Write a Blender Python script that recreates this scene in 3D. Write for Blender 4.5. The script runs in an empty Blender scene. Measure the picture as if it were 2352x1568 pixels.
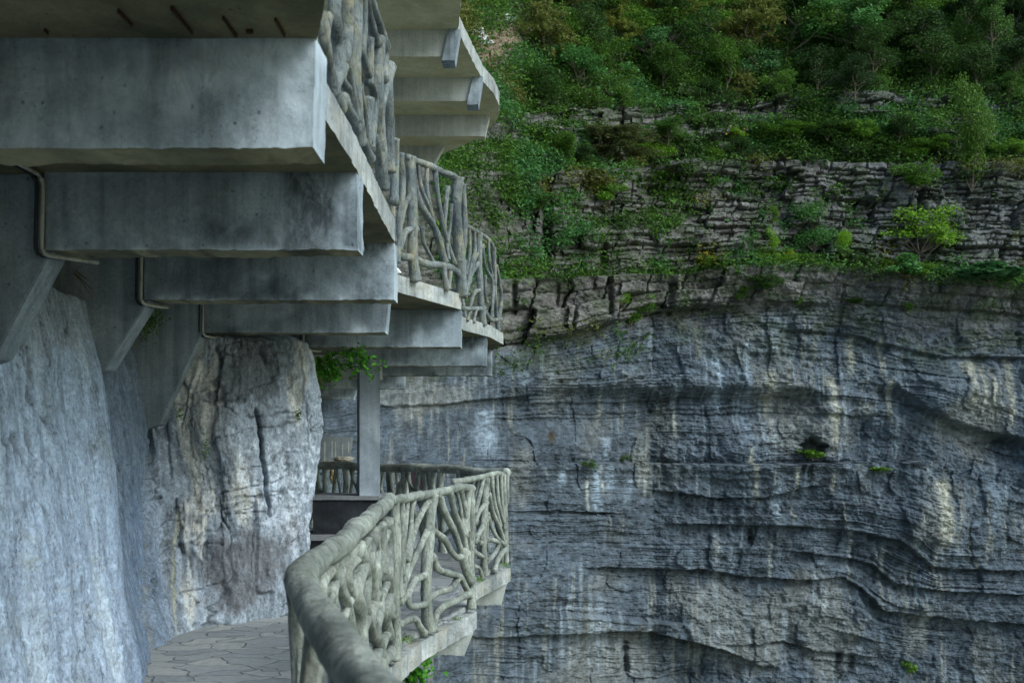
import bpy, bmesh, math, random
import numpy as np
from mathutils import Vector, noise, Matrix

random.seed(7)
rng = np.random.default_rng(11)
sc = bpy.context.scene
COL = sc.collection

# ------------------------------------------------------------------ camera
F = 2287.0            # focal length in units of a 2352 wide frame (35 mm lens)
CX, HY = 1176.0, 1003.0   # principal column and horizon row of that frame
EYE = 1.45            # eye height over the lower deck (deck top is z = 0)
cam_d = bpy.data.cameras.new("camera")
cam = bpy.data.objects.new("camera", cam_d)
COL.objects.link(cam)
cam.location = (0, 0, EYE)
cam.rotation_euler = (math.radians(90), 0, 0)
cam_d.lens = 35
cam_d.sensor_width = 36
cam_d.shift_y = (HY - 784.0) / 2352.0
cam_d.clip_start = 0.05
cam_d.clip_end = 3000
cam_d.dof.use_dof = True
cam_d.dof.focus_distance = 9.0
cam_d.dof.aperture_fstop = 5.0
sc.camera = cam

# ------------------------------------------------------------------ sky, sun, exposure
SUN_EL, SUN_AZ = 42.0, 122.0        # azimuth clockwise from +Y (north)
world = bpy.data.worlds.new("World")
sc.world = world
world.use_nodes = True
wn = world.node_tree
bg = wn.nodes["Background"]
sky = wn.nodes.new("ShaderNodeTexSky")
sky.sky_type = 'NISHITA'
sky.sun_disc = False
sky.sun_elevation = math.radians(SUN_EL)
sky.sun_rotation = math.radians(SUN_AZ)
sky.dust_density = 2.0
sky.ozone_density = 1.5
tint = wn.nodes.new("ShaderNodeMix"); tint.data_type = 'RGBA'; tint.blend_type = 'MULTIPLY'; tint.inputs[0].default_value = 1
tint.inputs[7].default_value = (.92, 1.03, .95, 1)
wn.links.new(sky.outputs[0], tint.inputs[6]); wn.links.new(tint.outputs[2], bg.inputs[0])
bg.inputs[1].default_value = 0.11
sl = bpy.data.lights.new("sun", 'SUN')
sl.energy = 1.15
sl.angle = math.radians(38)
sl.color = (0.91, 0.98, 1.0)
so = bpy.data.objects.new("sun", sl)
COL.objects.link(so)
el, az = math.radians(SUN_EL), math.radians(SUN_AZ)
to_sun = Vector((math.sin(az) * math.cos(el), math.cos(az) * math.cos(el), math.sin(el)))
so.rotation_euler = (-to_sun).to_track_quat('-Z', 'Y').to_euler()
so.location = to_sun * 60
sc.view_settings.view_transform = 'Standard'
sc.view_settings.look = 'None'
sc.view_settings.gamma = 1
sc.view_settings.use_curve_mapping = False
sc.view_settings.exposure = 1.25

# ------------------------------------------------------------------ helpers
def W(px, py, d):
    return Vector(((px - CX) * d / F, d, EYE + (HY - py) * d / F))

def tag(o, label=None, cat=None, group=None, kind=None):
    if label: o['label'] = label
    if cat: o['category'] = cat
    if group: o['group'] = group
    if kind: o['kind'] = kind
    return o

def empty(name, loc, label, cat, group=None):
    o = bpy.data.objects.new(name, None)
    o.location = loc
    o.empty_display_size = 0.1
    COL.objects.link(o)
    return tag(o, label, cat, group)

def link(name, me, parent=None):
    o = bpy.data.objects.new(name, me)
    COL.objects.link(o)
    if parent is not None:
        o.parent = parent
        o.matrix_parent_inverse = Matrix.Translation(-Vector(parent.location))
    return o

def mesh_from(name, v, f, mats, smooth=True, midx=None, col=None):
    """v (n,3) array, f (m,k) int array (k constant)"""
    v = np.asarray(v, dtype=np.float32); f = np.asarray(f, dtype=np.int32)
    me = bpy.data.meshes.new(name)
    me.vertices.add(len(v)); me.vertices.foreach_set("co", v.ravel())
    k = f.shape[1]
    me.loops.add(f.size); me.loops.foreach_set("vertex_index", f.ravel())
    me.polygons.add(len(f))
    me.polygons.foreach_set("loop_start", np.arange(0, f.size, k, dtype=np.int32))
    me.polygons.foreach_set("use_smooth", np.full(len(f), smooth, dtype=bool))
    for m in mats: me.materials.append(m)
    if midx is not None: me.polygons.foreach_set("material_index", np.asarray(midx, dtype=np.int32))
    me.update(calc_edges=True)
    if col is not None:
        a = me.color_attributes.new("albedo", 'FLOAT_COLOR', 'POINT')
        c = np.ones((len(v), 4), dtype=np.float32); c[:, :3] = col
        a.data.foreach_set("color", c.ravel())
    return me

def grid_faces(nr, nc):
    i = np.arange(nr - 1)[:, None] * nc + np.arange(nc - 1)[None, :]
    return np.stack([i, i + 1, i + nc + 1, i + nc], -1).reshape(-1, 4)

# value noise on a hashed lattice
_T = rng.random((256, 256))
def vn(x, y, seed=0):
    x = np.asarray(x, float); y = np.asarray(y, float)
    x = x + seed * 37.13; y = y + seed * 91.7
    xi = np.floor(x).astype(int); yi = np.floor(y).astype(int)
    fx = x - xi; fy = y - yi
    fx = fx * fx * (3 - 2 * fx); fy = fy * fy * (3 - 2 * fy)
    a = _T[xi & 255, yi & 255]; b = _T[(xi + 1) & 255, yi & 255]
    c = _T[xi & 255, (yi + 1) & 255]; d = _T[(xi + 1) & 255, (yi + 1) & 255]
    return (a * (1 - fx) + b * fx) * (1 - fy) + (c * (1 - fx) + d * fx) * fy
def fbm(x, y, seed=0, o=4, g=0.5):
    s = 0; a = 1; t = 0
    for i in range(o):
        s = s + a * (vn(x * 2 ** i, y * 2 ** i, seed + i * 3) - .5); t += a; a *= g
    return s / t * 2      # about -1..1
def sstep(a, b, x):
    t = np.clip((x - a) / (b - a), 0, 1); return t * t * (3 - 2 * t)
def hash1(i, j, seed=0):
    return _T[(i * 7 + seed * 13) & 255, (j * 11 + seed * 5 + i * 3) & 255]

# ------------------------------------------------------------------ materials
def new_mat(name):
    m = bpy.data.materials.new(name); m.use_nodes = True
    nt = m.node_tree; b = nt.nodes["Principled BSDF"]
    b.inputs["Roughness"].default_value = 0.85
    b.inputs["Specular IOR Level"].default_value = 0.25
    return m, nt, b
def N(nt, t, **k):
    n = nt.nodes.new(t)
    for a, b in k.items():
        if a == 'inp':
            for i, v in b.items(): n.inputs[i].default_value = v
        else: setattr(n, a, b)
    return n
def ramp(nt, src, pts):
    r = nt.nodes.new("ShaderNodeValToRGB")
    while len(r.color_ramp.elements) > len(pts): r.color_ramp.elements.remove(r.color_ramp.elements[-1])
    while len(r.color_ramp.elements) < len(pts): r.color_ramp.elements.new(0.5)
    for e, (p, c) in zip(r.color_ramp.elements, pts):
        e.position = p; e.color = (*c, 1) if len(c) == 3 else c
    nt.links.new(src, r.inputs[0]); return r.outputs[0]
def mix(nt, fac, a, b, mode='MIX'):
    n = nt.nodes.new("ShaderNodeMix"); n.data_type = 'RGBA'; n.blend_type = mode
    for s, i in ((fac, 0), (a, 6), (b, 7)):
        if hasattr(s, 'is_linked'): nt.links.new(s, n.inputs[i])
        elif i == 0: n.inputs[0].default_value = s
        else: n.inputs[i].default_value = (*s, 1)
    return n.outputs[2]
def coords(nt, scale=(1, 1, 1), obj=True):
    g = nt.nodes.new("ShaderNodeNewGeometry")
    mp = nt.nodes.new("ShaderNodeMapping"); mp.inputs["Scale"].default_value = scale
    nt.links.new(g.outputs["Position"], mp.inputs[0]); return mp.outputs[0]
def noise_t(nt, vec, scale, detail=6, rough=.6, dist=0):
    n = nt.nodes.new("ShaderNodeTexNoise"); n.inputs["Scale"].default_value = scale
    n.inputs["Detail"].default_value = detail; n.inputs["Roughness"].default_value = rough
    n.inputs["Distortion"].default_value = dist
    nt.links.new(vec, n.inputs["Vector"]); return n.outputs[0]
def bump(nt, b, h, strength, dist):
    n = nt.nodes.new("ShaderNodeBump"); n.inputs["Strength"].default_value = strength
    n.inputs["Distance"].default_value = dist
    nt.links.new(h, n.inputs["Height"])
    if b.inputs["Normal"].is_linked:
        nt.links.new(b.inputs["Normal"].links[0].from_socket, n.inputs["Normal"])
    nt.links.new(n.outputs[0], b.inputs["Normal"])

def concrete(name, base, dark, light, scale=1.0, streak=0.5, blotch=0.5, moss=None, pits=True, warm=None):
    m, nt, b = new_mat(name)
    v = coords(nt)
    vs = coords(nt, (1.6, 1.6, .07))
    n1 = noise_t(nt, v, 1.7 * scale, 8, .62, .4)
    n2 = noise_t(nt, vs, 9 * scale, 6, .6)
    n3 = noise_t(nt, v, 55 * scale, 5, .7)
    c = ramp(nt, n1, [(.3, dark), (.5, base), (.68, light)])
    s = ramp(nt, n2, [(.35, (1 - streak * .55,) * 3), (.55, (1, 1, 1)), (.75, (1 + streak * .35,) * 3)])
    c = mix(nt, 1.0, c, s, 'MULTIPLY')
    f = ramp(nt, n3, [(.3, (.72,) * 3), (.55, (1.02,) * 3), (.75, (1.22,) * 3)])
    c = mix(nt, .8, c, f, 'MULTIPLY')
    n4 = noise_t(nt, coords(nt, (1, 1, .6)), .9 * scale, 5, .55, .8)
    bl = ramp(nt, n4, [(.5, (0, 0, 0)), (.64, (1, 1, 1))])
    bm = nt.nodes.new("ShaderNodeMath"); bm.operation = 'MULTIPLY'; bm.inputs[1].default_value = blotch
    nt.links.new(bl, bm.inputs[0])
    c = mix(nt, bm.outputs[0], c, tuple(x * .5 for x in dark))
    if warm:
        n5 = noise_t(nt, v, 2.6 * scale, 6, .65, .5)
        w = ramp(nt, n5, [(.5, (0, 0, 0)), (.7, (.75, .75, .75))])
        c = mix(nt, w, c, warm)
    if moss:
        n6 = noise_t(nt, v, 4 * scale, 6, .7)
        w = ramp(nt, n6, [(.55, (0, 0, 0)), (.72, (.8, .8, .8))])
        c = mix(nt, w, c, moss)
    if pits:
        vo = nt.nodes.new("ShaderNodeTexVoronoi"); vo.inputs["Scale"].default_value = 14 * scale
        nt.links.new(v, vo.inputs["Vector"])
        p = ramp(nt, vo.outputs["Distance"], [(.06, (0, 0, 0)), (.11, (1, 1, 1))])
        c = mix(nt, mixfac(nt, p, .6), c, tuple(x * .35 for x in dark))
        vo2 = nt.nodes.new("ShaderNodeTexVoronoi"); vo2.inputs["Scale"].default_value = 46 * scale
        nt.links.new(v, vo2.inputs["Vector"])
        p2 = ramp(nt, vo2.outputs["Distance"], [(.10, (0, 0, 0)), (.2, (1, 1, 1))])
        c = mix(nt, mixfac(nt, p2, .45), c, tuple(x * .4 for x in dark))
        bump(nt, b, p, .35, .01)
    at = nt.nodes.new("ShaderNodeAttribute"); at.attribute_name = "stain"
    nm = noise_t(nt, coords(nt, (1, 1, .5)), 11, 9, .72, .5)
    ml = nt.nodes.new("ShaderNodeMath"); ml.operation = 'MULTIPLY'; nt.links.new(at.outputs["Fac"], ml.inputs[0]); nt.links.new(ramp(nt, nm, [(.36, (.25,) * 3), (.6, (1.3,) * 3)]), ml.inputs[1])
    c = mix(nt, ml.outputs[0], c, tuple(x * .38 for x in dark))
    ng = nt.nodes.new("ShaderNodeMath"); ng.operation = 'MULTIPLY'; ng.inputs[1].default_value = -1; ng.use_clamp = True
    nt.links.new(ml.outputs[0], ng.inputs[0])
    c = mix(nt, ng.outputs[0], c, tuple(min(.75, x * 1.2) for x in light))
    nt.links.new(c, b.inputs["Base Color"])
    bump(nt, b, n3, .5, .006)
    bump(nt, b, n1, .3, .03)
    if 'branch' in name:
        nb = noise_t(nt, coords(nt, (1, 1, .45)), 34, 6, .7, 1.2)
        bump(nt, b, nb, 1.0, .02)
        cr = ramp(nt, nb, [(.34, (.28, .29, .27)), (.43, (.8, .8, .78)), (.52, (1, 1, 1)), (.7, (1.25, 1.24, 1.2))])
        nt.links.new(mix(nt, .85, c, cr, 'MULTIPLY'), b.inputs["Base Color"])
    return m
def mixfac(nt, p, k):
    i = nt.nodes.new("ShaderNodeMath"); i.operation = 'MULTIPLY_ADD'
    i.inputs[1].default_value = -k; i.inputs[2].default_value = k
    nt.links.new(p, i.inputs[0]); return i.outputs[0]

M = {}
M['conc'] = concrete('concrete_face', (.25, .30, .345), (.13, .16, .19), (.39, .45, .51), streak=.6, blotch=.25)
M['conc_pale'] = concrete('pale_concrete', (.46, .475, .455), (.30, .32, .33), (.56, .58, .57), streak=.3, blotch=.12)
M['soffit'] = concrete('soffit_concrete', (.14, .135, .085), (.06, .062, .042), (.23, .21, .13), streak=.2, blotch=.9, warm=(.19, .165, .09))  # yellow ground bounce painted into the underside colour; blotches are stains
M['soffit_pale'] = concrete('pale_soffit', (.52, .48, .31), (.36, .33, .21), (.62, .58, .40), streak=.2, blotch=.15, warm=(.47, .39, .2))  # roof underside: warm bounce from below put into the cream-yellow colour
M['fascia'] = concrete('fascia_concrete', (.31, .335, .34), (.16, .175, .18), (.47, .49, .48), scale=1.3, streak=.55, blotch=.25, warm=(.33, .30, .24))
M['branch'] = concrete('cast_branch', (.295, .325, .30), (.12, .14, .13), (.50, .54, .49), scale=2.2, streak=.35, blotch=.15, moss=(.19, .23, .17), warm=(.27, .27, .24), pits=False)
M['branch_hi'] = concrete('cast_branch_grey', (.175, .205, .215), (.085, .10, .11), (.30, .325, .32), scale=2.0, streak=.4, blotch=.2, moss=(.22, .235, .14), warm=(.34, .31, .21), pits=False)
M['column'] = concrete('column_concrete', (.27, .315, .37), (.18, .21, .25), (.38, .43, .49), scale=1.4, streak=.3, blotch=.1)
M['black'] = concrete('black_stone', (.022, .026, .032), (.012, .014, .018), (.045, .05, .06), scale=2, streak=.3, blotch=.1)
M['blackvein'] = concrete('veined_black_stone', (.02, .022, .026), (.01, .011, .014), (.04, .04, .05), scale=2, streak=.2, blotch=.1)
M['capstone'] = concrete('grey_capstone', (.22, .23, .25), (.15, .16, .18), (.3, .31, .33), scale=2, streak=.2, blotch=.1)
M['pipe'] = concrete('painted_conduit', (.36, .37, .33), (.22, .23, .21), (.48, .48, .42), scale=3, streak=.4, blotch=.1, pits=False)
M['cable'] = concrete('black_cable', (.03, .034, .04), (.02, .022, .026), (.05, .05, .06), pits=False)
M['rust'] = concrete('rusted_steel', (.05, .024, .012), (.025, .014, .01), (.09, .045, .022), scale=6, pits=False)
M['stained'] = concrete('stained_wall', (.22, .25, .28), (.16, .18, .21), (.3, .33, .36), scale=1, streak=.3, blotch=.1)

# crazy paving
def paving_mat():
    m, nt, b = new_mat('crazy_paving')
    v = coords(nt, (1.0, 1.5, 1))
    nn = nt.nodes.new("ShaderNodeTexNoise"); nn.inputs["Scale"].default_value = 2.3; nt.links.new(v, nn.inputs["Vector"])
    mm = nt.nodes.new("ShaderNodeVectorMath"); mm.operation = 'MULTIPLY_ADD'; mm.inputs[1].default_value = (.5, .5, .5)
    nt.links.new(nn.outputs["Color"], mm.inputs[0]); nt.links.new(v, mm.inputs[2])
    vo = N(nt, "ShaderNodeTexVoronoi", feature='DISTANCE_TO_EDGE', inp={"Scale": 3.1, "Randomness": 1.0})
    vc = N(nt, "ShaderNodeTexVoronoi", feature='F1', inp={"Scale": 3.1, "Randomness": 1.0})
    nt.links.new(mm.outputs[0], vo.inputs["Vector"]); nt.links.new(mm.outputs[0], vc.inputs["Vector"])
    e = ramp(nt, vo.outputs["Distance"], [(.006, (0, 0, 0)), (.026, (1, 1, 1))])
    sp = nt.nodes.new("ShaderNodeSeparateColor"); nt.links.new(vc.outputs["Color"], sp.inputs[0])
    c = ramp(nt, sp.outputs[0], [(0, (.19, .205, .22)), (.5, (.25, .268, .28)), (1, (.32, .325, .32))])
    n = noise_t(nt, coords(nt), 18, 7, .7)
    c = mix(nt, .8, c, ramp(nt, n, [(.3, (.7,) * 3), (.7, (1.25,) * 3)]), 'MULTIPLY')
    c = mix(nt, e, (.15, .165, .175), c)
    nt.links.new(c, b.inputs["Base Color"]); b.inputs["Roughness"].default_value = .6
    bump(nt, b, e, .8, .012); bump(nt, b, n, .3, .01)
    return m
M['paving'] = paving_mat()

def rock_mat(name, fine, bscale, bstr, an=(1, 1, 3.5), k2=.8, k1=1.0):
    m, nt, b = new_mat(name)
    a = nt.nodes.new("ShaderNodeAttribute"); a.attribute_name = "albedo"
    v = coords(nt)
    n1 = noise_t(nt, v, fine, 8, .72)
    n2 = noise_t(nt, coords(nt, an), fine * .35, 6, .65, .3)
    c = mix(nt, k1, a.outputs["Color"], ramp(nt, n1, [(.28, (.45,) * 3), (.5, (1,) * 3), (.72, (1.65,) * 3)]), 'MULTIPLY')
    if k1 < 1:
        n4 = noise_t(nt, coords(nt, (1, 1, .7)), 75, 4, .75)
        g4 = noise_t(nt, v, 5, 4, .6)
        c = mix(nt, .9, c, ramp(nt, n4, [(.36, (.42,) * 3), (.45, (1,) * 3), (.60, (1,) * 3), (.68, (1.5,) * 3)]), 'MULTIPLY')
        n5 = nt.nodes.new("ShaderNodeMath"); n5.operation = 'ADD'; nt.links.new(noise_t(nt, coords(nt, (1, 1, .35)), 22, 7, .75), n5.inputs[0])
        sc_ = nt.nodes.new("ShaderNodeMath"); sc_.operation = 'MULTIPLY'; sc_.inputs[1].default_value = .35; nt.links.new(g4, sc_.inputs[0]); nt.links.new(sc_.outputs[0], n5.inputs[1])
        c = mix(nt, .8, c, ramp(nt, n5.outputs[0], [(.54, (.45,) * 3), (.60, (1,) * 3)]), 'MULTIPLY')
        bump(nt, b, n4, .6, .006)
    c = mix(nt, k2, c, ramp(nt, n2, [(.33, (.6,) * 3), (.52, (1,) * 3), (.7, (1.3,) * 3)]), 'MULTIPLY')
    nt.links.new(c, b.inputs["Base Color"])
    b.inputs["Roughness"].default_value = .9
    bump(nt, b, n1, bstr, bscale); bump(nt, b, n2, bstr, bscale * 2)
    return m
M['cliff'] = rock_mat('far_cliff_rock', 2.6, .12, .8)
M['rock'] = rock_mat('near_rock', 38.0, .008, .7, (1, 1, .25), .75, .6)

def leaf_mat(name, c1, c2, trans=.35, var=.5):
    m, nt, b = new_mat(name)
    a = nt.nodes.new("ShaderNodeAttribute"); a.attribute_name = "tone"
    oi = nt.nodes.new("ShaderNodeObjectInfo")
    c = ramp(nt, a.outputs["Fac"], [(0, c1), (1, c2)])
    r = ramp(nt, oi.outputs["Random"], [(0, (1 - var, 1 - var, 1 - var * .6)), (1, (1 + var, 1 + var * .8, 1))])
    c = mix(nt, 1, c, r, 'MULTIPLY')
    nt.links.new(c, b.inputs["Base Color"]); b.inputs["Roughness"].default_value = .55
    tr = nt.nodes.new("ShaderNodeBsdfTranslucent"); nt.links.new(c, tr.inputs[0])
    ms = nt.nodes.new("ShaderNodeMixShader"); ms.inputs[0].default_value = trans
    nt.links.new(b.outputs[0], ms.inputs[1]); nt.links.new(tr.outputs[0], ms.inputs[2])
    nt.links.new(ms.outputs[0], nt.nodes["Material Output"].inputs[0])
    return m
M['leaf'] = leaf_mat('leaf_green', (.042, .105, .014), (.12, .27, .035))
M['leaf_dark'] = leaf_mat('leaf_dark_green', (.020, .052, .010), (.062, .155, .026))
M['leaf_teal'] = leaf_mat('leaf_blue_green', (.035, .12, .030), (.10, .28, .085))
M['leaf_yellow'] = leaf_mat('leaf_yellow_green', (.06, .15, .012), (.18, .36, .035))
M['leaf_olive'] = leaf_mat('leaf_olive', (.075, .105, .022), (.20, .23, .06))
M['leaf_bright'] = leaf_mat('leaf_bright_green', (.04, .17, .015), (.12, .38, .03), var=.1)
M['flower'] = leaf_mat('yellow_petals', (.55, .36, .02), (.8, .6, .05), var=.05)
M['straw'] = leaf_mat('dry_straw', (.14, .09, .04), (.26, .19, .09), var=.1)
m_, nt_, b_ = new_mat('bark'); M['bark'] = m_
nt_.links.new(ramp(nt_, noise_t(nt_, coords(nt_), 5), [(.3, (.07, .055, .04)), (.7, (.24, .20, .16))]), b_.inputs["Base Color"])

# ------------------------------------------------------------------ mesh builders
def hexa(P, nx, ny, nz, amp=.004, edge=.0, seed=0, mats=(0, 0), scale=9.0):
    """P: 8 corners ordered (x0y0z0,x1y0z0,x0y1z0,x1y1z0, same at z1). y0 = face toward the camera.
    Returns verts, faces, midx. Bottom face gets mats[1]."""
    P = np.array([list(p) for p in P], float)
    def pos(u, v, w):
        c = 0
        for k in range(8):
            a = (u if k & 1 else 1 - u) * (v if k & 2 else 1 - v) * (w if k & 4 else 1 - w)
            c = c + a[..., None] * P[k]
        return c
    V = []; FA = []; MI = []; off = 0
    def add(fu, n, m, mi, flip):
        nonlocal off
        a, b = np.meshgrid(np.linspace(0, 1, n + 1), np.linspace(0, 1, m + 1), indexing='ij')
        u, v, w = fu(a, b)
        p = pos(u, v, w).reshape(-1, 3)
        # edge closeness, for chipped arrises
        def near(t, L): return np.minimum(t, 1 - t) * L
        V.append(p)
        f = grid_faces(n + 1, m + 1)
        if flip: f = f[:, ::-1]
        FA.append(f + off); MI.extend([mi] * len(f)); off += len(p)
    one = lambda a: np.ones_like(a); zero = lambda a: np.zeros_like(a)
    add(lambda a, b: (a, zero(a), b), nx, nz, mats[0], False)
    add(lambda a, b: (a, one(a), b), nx, nz, mats[0], True)
    add(lambda a, b: (zero(a), a, b), ny, nz, mats[0], True)
    add(lambda a, b: (one(a), a, b), ny, nz, mats[0], False)
    add(lambda a, b: (a, b, zero(a)), nx, ny, mats[1], True)
    add(lambda a, b: (a, b, one(a)), nx, ny, mats[0], False)
    V = np.concatenate(V); FA = np.concatenate(FA)
    # displace: same function of position for coincident verts keeps it closed
    zlo = P[:4, 2].min(); cen = P.mean(0)
    X, Y, Z = V.T
    n1 = fbm(X * scale + Z * 3, Y * scale + Z * scale, seed, 4)
    n2 = fbm(X * scale * 3.1 + Y * 5, Z * scale * 3 + Y * 7, seed + 9, 3)
    d = V - cen; d /= np.abs(d).max(0) + 1e-9
    V = V + np.sign(d) * (np.abs(d) ** 6) * (n1[:, None] * amp + n2[:, None] * amp * .5)
    if edge:
        # crumbling lower edge: pull it up and in
        hz = (Z - zlo)
        k = np.exp(-hz / (edge * 1.6))
        ch = np.clip(fbm(X * 26, Z * 9 + Y * 2, seed + 4, 4) * .9 + .12, 0, 1) * .8
        V[:, 2] += k * ch * edge
        V[:, 1] += k * ch * edge * .6 * (np.where(d[:, 1] < 0, 1, -1))
    return V, FA, np.array(MI)

def hexa_obj(name, P, n, mlist, parent=None, stain_light=None, **k):
    k.setdefault('mats', (0, 1)); mi_ = k.pop('mats')
    v, f, mi = hexa(P, *n, mats=mi_, **k)
    me = mesh_from(name, v, f, mlist, smooth=False, midx=mi)
    bm = bmesh.new(); bm.from_mesh(me); bmesh.ops.remove_doubles(bm, verts=bm.verts, dist=1e-5)
    bm.to_mesh(me); bm.free()
    me.polygons.foreach_set("use_smooth", np.full(len(me.polygons), True))
    if stain_light is not None:
        co = np.empty(len(me.vertices) * 3, dtype=np.float32); me.vertices.foreach_get("co", co); co = co.reshape(-1, 3)
        a = me.attributes.new("stain", 'FLOAT', 'POINT'); a.data.foreach_set("value", stain_light(co).astype(np.float32))
    me.set_sharp_from_angle(angle=math.radians(38))
    return link(name, me, parent)

def box8(x0, x1, y0, y1, z0, z1):
    return [(x, y, z) for z in (z0, z1) for y in (y0, y1) for x in (x0, x1)]

def catmull(pts, n):
    P = [np.array(p, float) for p in pts]
    if len(P) == 2: return np.array([P[0] * (1 - t) + P[1] * t for t in np.linspace(0, 1, max(n, 2))])
    P = [2 * P[0] - P[1]] + P + [2 * P[-1] - P[-2]]
    out = []
    seg = len(P) - 3
    L = [np.linalg.norm(P[i + 2] - P[i + 1]) + 1e-9 for i in range(seg)]
    tot = sum(L)
    for i in range(seg):
        k = max(2, int(round(n * L[i] / tot)))
        for t in np.linspace(0, 1, k, endpoint=False):
            a, b, c, d = P[i:i + 4]
            out.append(.5 * ((2 * b) + (-a + c) * t + (2 * a - 5 * b + 4 * c - d) * t * t + (-a + 3 * b - 3 * c + d) * t ** 3))
    out.append(P[-2]); return np.array(out)

def tube(pts, r, name, mat, parent=None, step=.02, seg=14, flare=.35, knob=.16, seed=None, r2=None, cap=True):
    """gnarled round branch along pts"""
    if seed is None: seed = random.randint(0, 9999)
    P = np.array([list(p) for p in pts], float)
    L = np.linalg.norm(np.diff(P, axis=0), axis=1).sum()
    C = catmull(P, max(4, int(L / step)))
    n = len(C)
    T = np.gradient(C, axis=0); T /= np.linalg.norm(T, axis=1)[:, None] + 1e-9
    ref = np.array([0., 1., 0.]) if abs(T[0][1]) < .8 else np.array([1., 0, 0])
    a = np.cross(T[0], ref); a /= np.linalg.norm(a)
    A = [a]
    for i in range(1, n):
        a = A[-1] - T[i] * np.dot(A[-1], T[i]); a /= np.linalg.norm(a) + 1e-9; A.append(a)
    A = np.array(A); B = np.cross(T, A)
    s = np.linspace(0, 1, n)
    r2 = r if r2 is None else r2
    R = r * (1 - s) + r2 * s
    R = R * (1 + flare * (np.exp(-s * L / (r * 1.6)) + np.exp(-(1 - s) * L / (r * 1.6))))
    R = R * (1 + knob * .8 * fbm(s * L * 7, s * 0 + seed, 3, 3))
    th = np.linspace(0, 2 * math.pi, seg, endpoint=False)
    co, si = np.cos(th), np.sin(th)
    S, TH = np.meshgrid(s * L, th, indexing='ij')
    # vertical flutes + wrinkles
    nn = fbm(np.cos(TH) * 1.3 + S * 4 + seed, np.sin(TH) * 1.3 + S * 2.2, 5, 3) * knob * 1.3 \
        + fbm(np.cos(TH) * 3 + seed * .3, np.sin(TH) * 3 + S * 9, 8, 3) * knob * .6
    RR = R[:, None] * (1 + nn)
    V = C[:, None, :] + RR[..., None] * (A[:, None, :] * co[None, :, None] + B[:, None, :] * si[None, :, None])
    V = V.reshape(-1, 3)
    i = np.arange(n - 1)[:, None] * seg + np.arange(seg)[None, :]
    j = np.arange(n - 1)[:, None] * seg + (np.arange(seg)[None, :] + 1) % seg
    Fc = np.stack([i, j, j + seg, i + seg], -1).reshape(-1, 4)
    # rounded caps
    extra = []; vf = []
    base = len(V)
    e0 = C[0] - T[0] * R[0] * .35; e1 = C[-1] + T[-1] * R[-1] * .35
    V = np.vstack([V, e0, e1])
    k = np.arange(seg); k2 = (k + 1) % seg
    c0 = np.stack([k2, k, np.full(seg, base), np.full(seg, base)], -1)
    o = (n - 1) * seg
    c1 = np.stack([o + k, o + k2, np.full(seg, base + 1), np.full(seg, base + 1)], -1)
    me = bpy.data.meshes.new(name)
    faces = [tuple(x) for x in Fc] + [tuple(x[:3]) for x in c0] + [tuple(x[:3]) for x in c1]
    me.from_pydata([tuple(x) for x in V], [], faces)
    me.polygons.foreach_set("use_smooth", np.full(len(me.polygons), True))
    me.materials.append(mat)
    return link(name, me, parent)

def panel_pt(path, px, py):
    """point on the vertical surface standing over the plan polyline `path` that carries frame position px,py"""
    best = None
    k = (px - CX) / F
    for i in range(len(path) - 1):
        (x0, y0), (x1, y1) = path[i], path[i + 1]
        den = (x1 - x0) - k * (y1 - y0)
        if abs(den) < 1e-9: continue
        t = (k * y0 - x0) / den
        pen = 0 if 0 <= t <= 1 else min(abs(t), abs(t - 1))
        if pen and not ((i == 0 and t < 0) or (i == len(path) - 2 and t > 1)): pen += .5
        if best is None or pen < best[0]:
            best = (pen, x0 + (x1 - x0) * t, y0 + (y1 - y0) * t)
    d = best[2]
    return Vector((best[1], d, EYE + (HY - py) * d / F))

Z2 = lambda x, y: ((560 + x / 3.136) * .91875, (0 + y / 3.136) * .91875)
Z3 = lambda x, y: ((700 + x / 2.613) * .91875, (400 + y / 2.613) * .91875)
Z6 = lambda x, y: ((700 + x / 2.583) * .91875, (1100 + y / 2.583) * .91875)

def railing(label, path, conv, scale, rails, posts, branches, mat, group='branch-shaped concrete railings', step=.016, seg=16, jit=.012, fat=1.1, zmin=-.09):
    root = empty('branch_railing', (path[0][0], path[0][1], 0), label, 'railing', group)
    def put(name, item, flare):
        pts, r = item[0], item[1]
        W3 = []
        for (x, y) in pts:
            p = panel_pt(path, *conv(x, y)); W3.append(p)
        d = sum(p.y for p in W3) / len(W3)
        rad = r / scale * .91875 * d / F * fat
        for p in W3[1:-1]: p.y += random.uniform(-jit, jit)
        if name == 'branch':      # bury both ends in what they grow out of
            W3[0] += (W3[0] - W3[1]).normalized() * rad * .9; W3[-1] += (W3[-1] - W3[-2]).normalized() * rad * .9
        for p in W3: p.z = max(p.z, zmin)
        while len(W3) > 2 and (W3[-1] - W3[-2]).length < .02: W3.pop()
        tube(W3, rad, name, mat, root, step=step, seg=seg, flare=flare)
    for it in rails: put('handrail', it, .0)
    for it in posts: put('post', it, .25)
    for it in branches: put('branch', it, .35)
    return root

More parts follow.
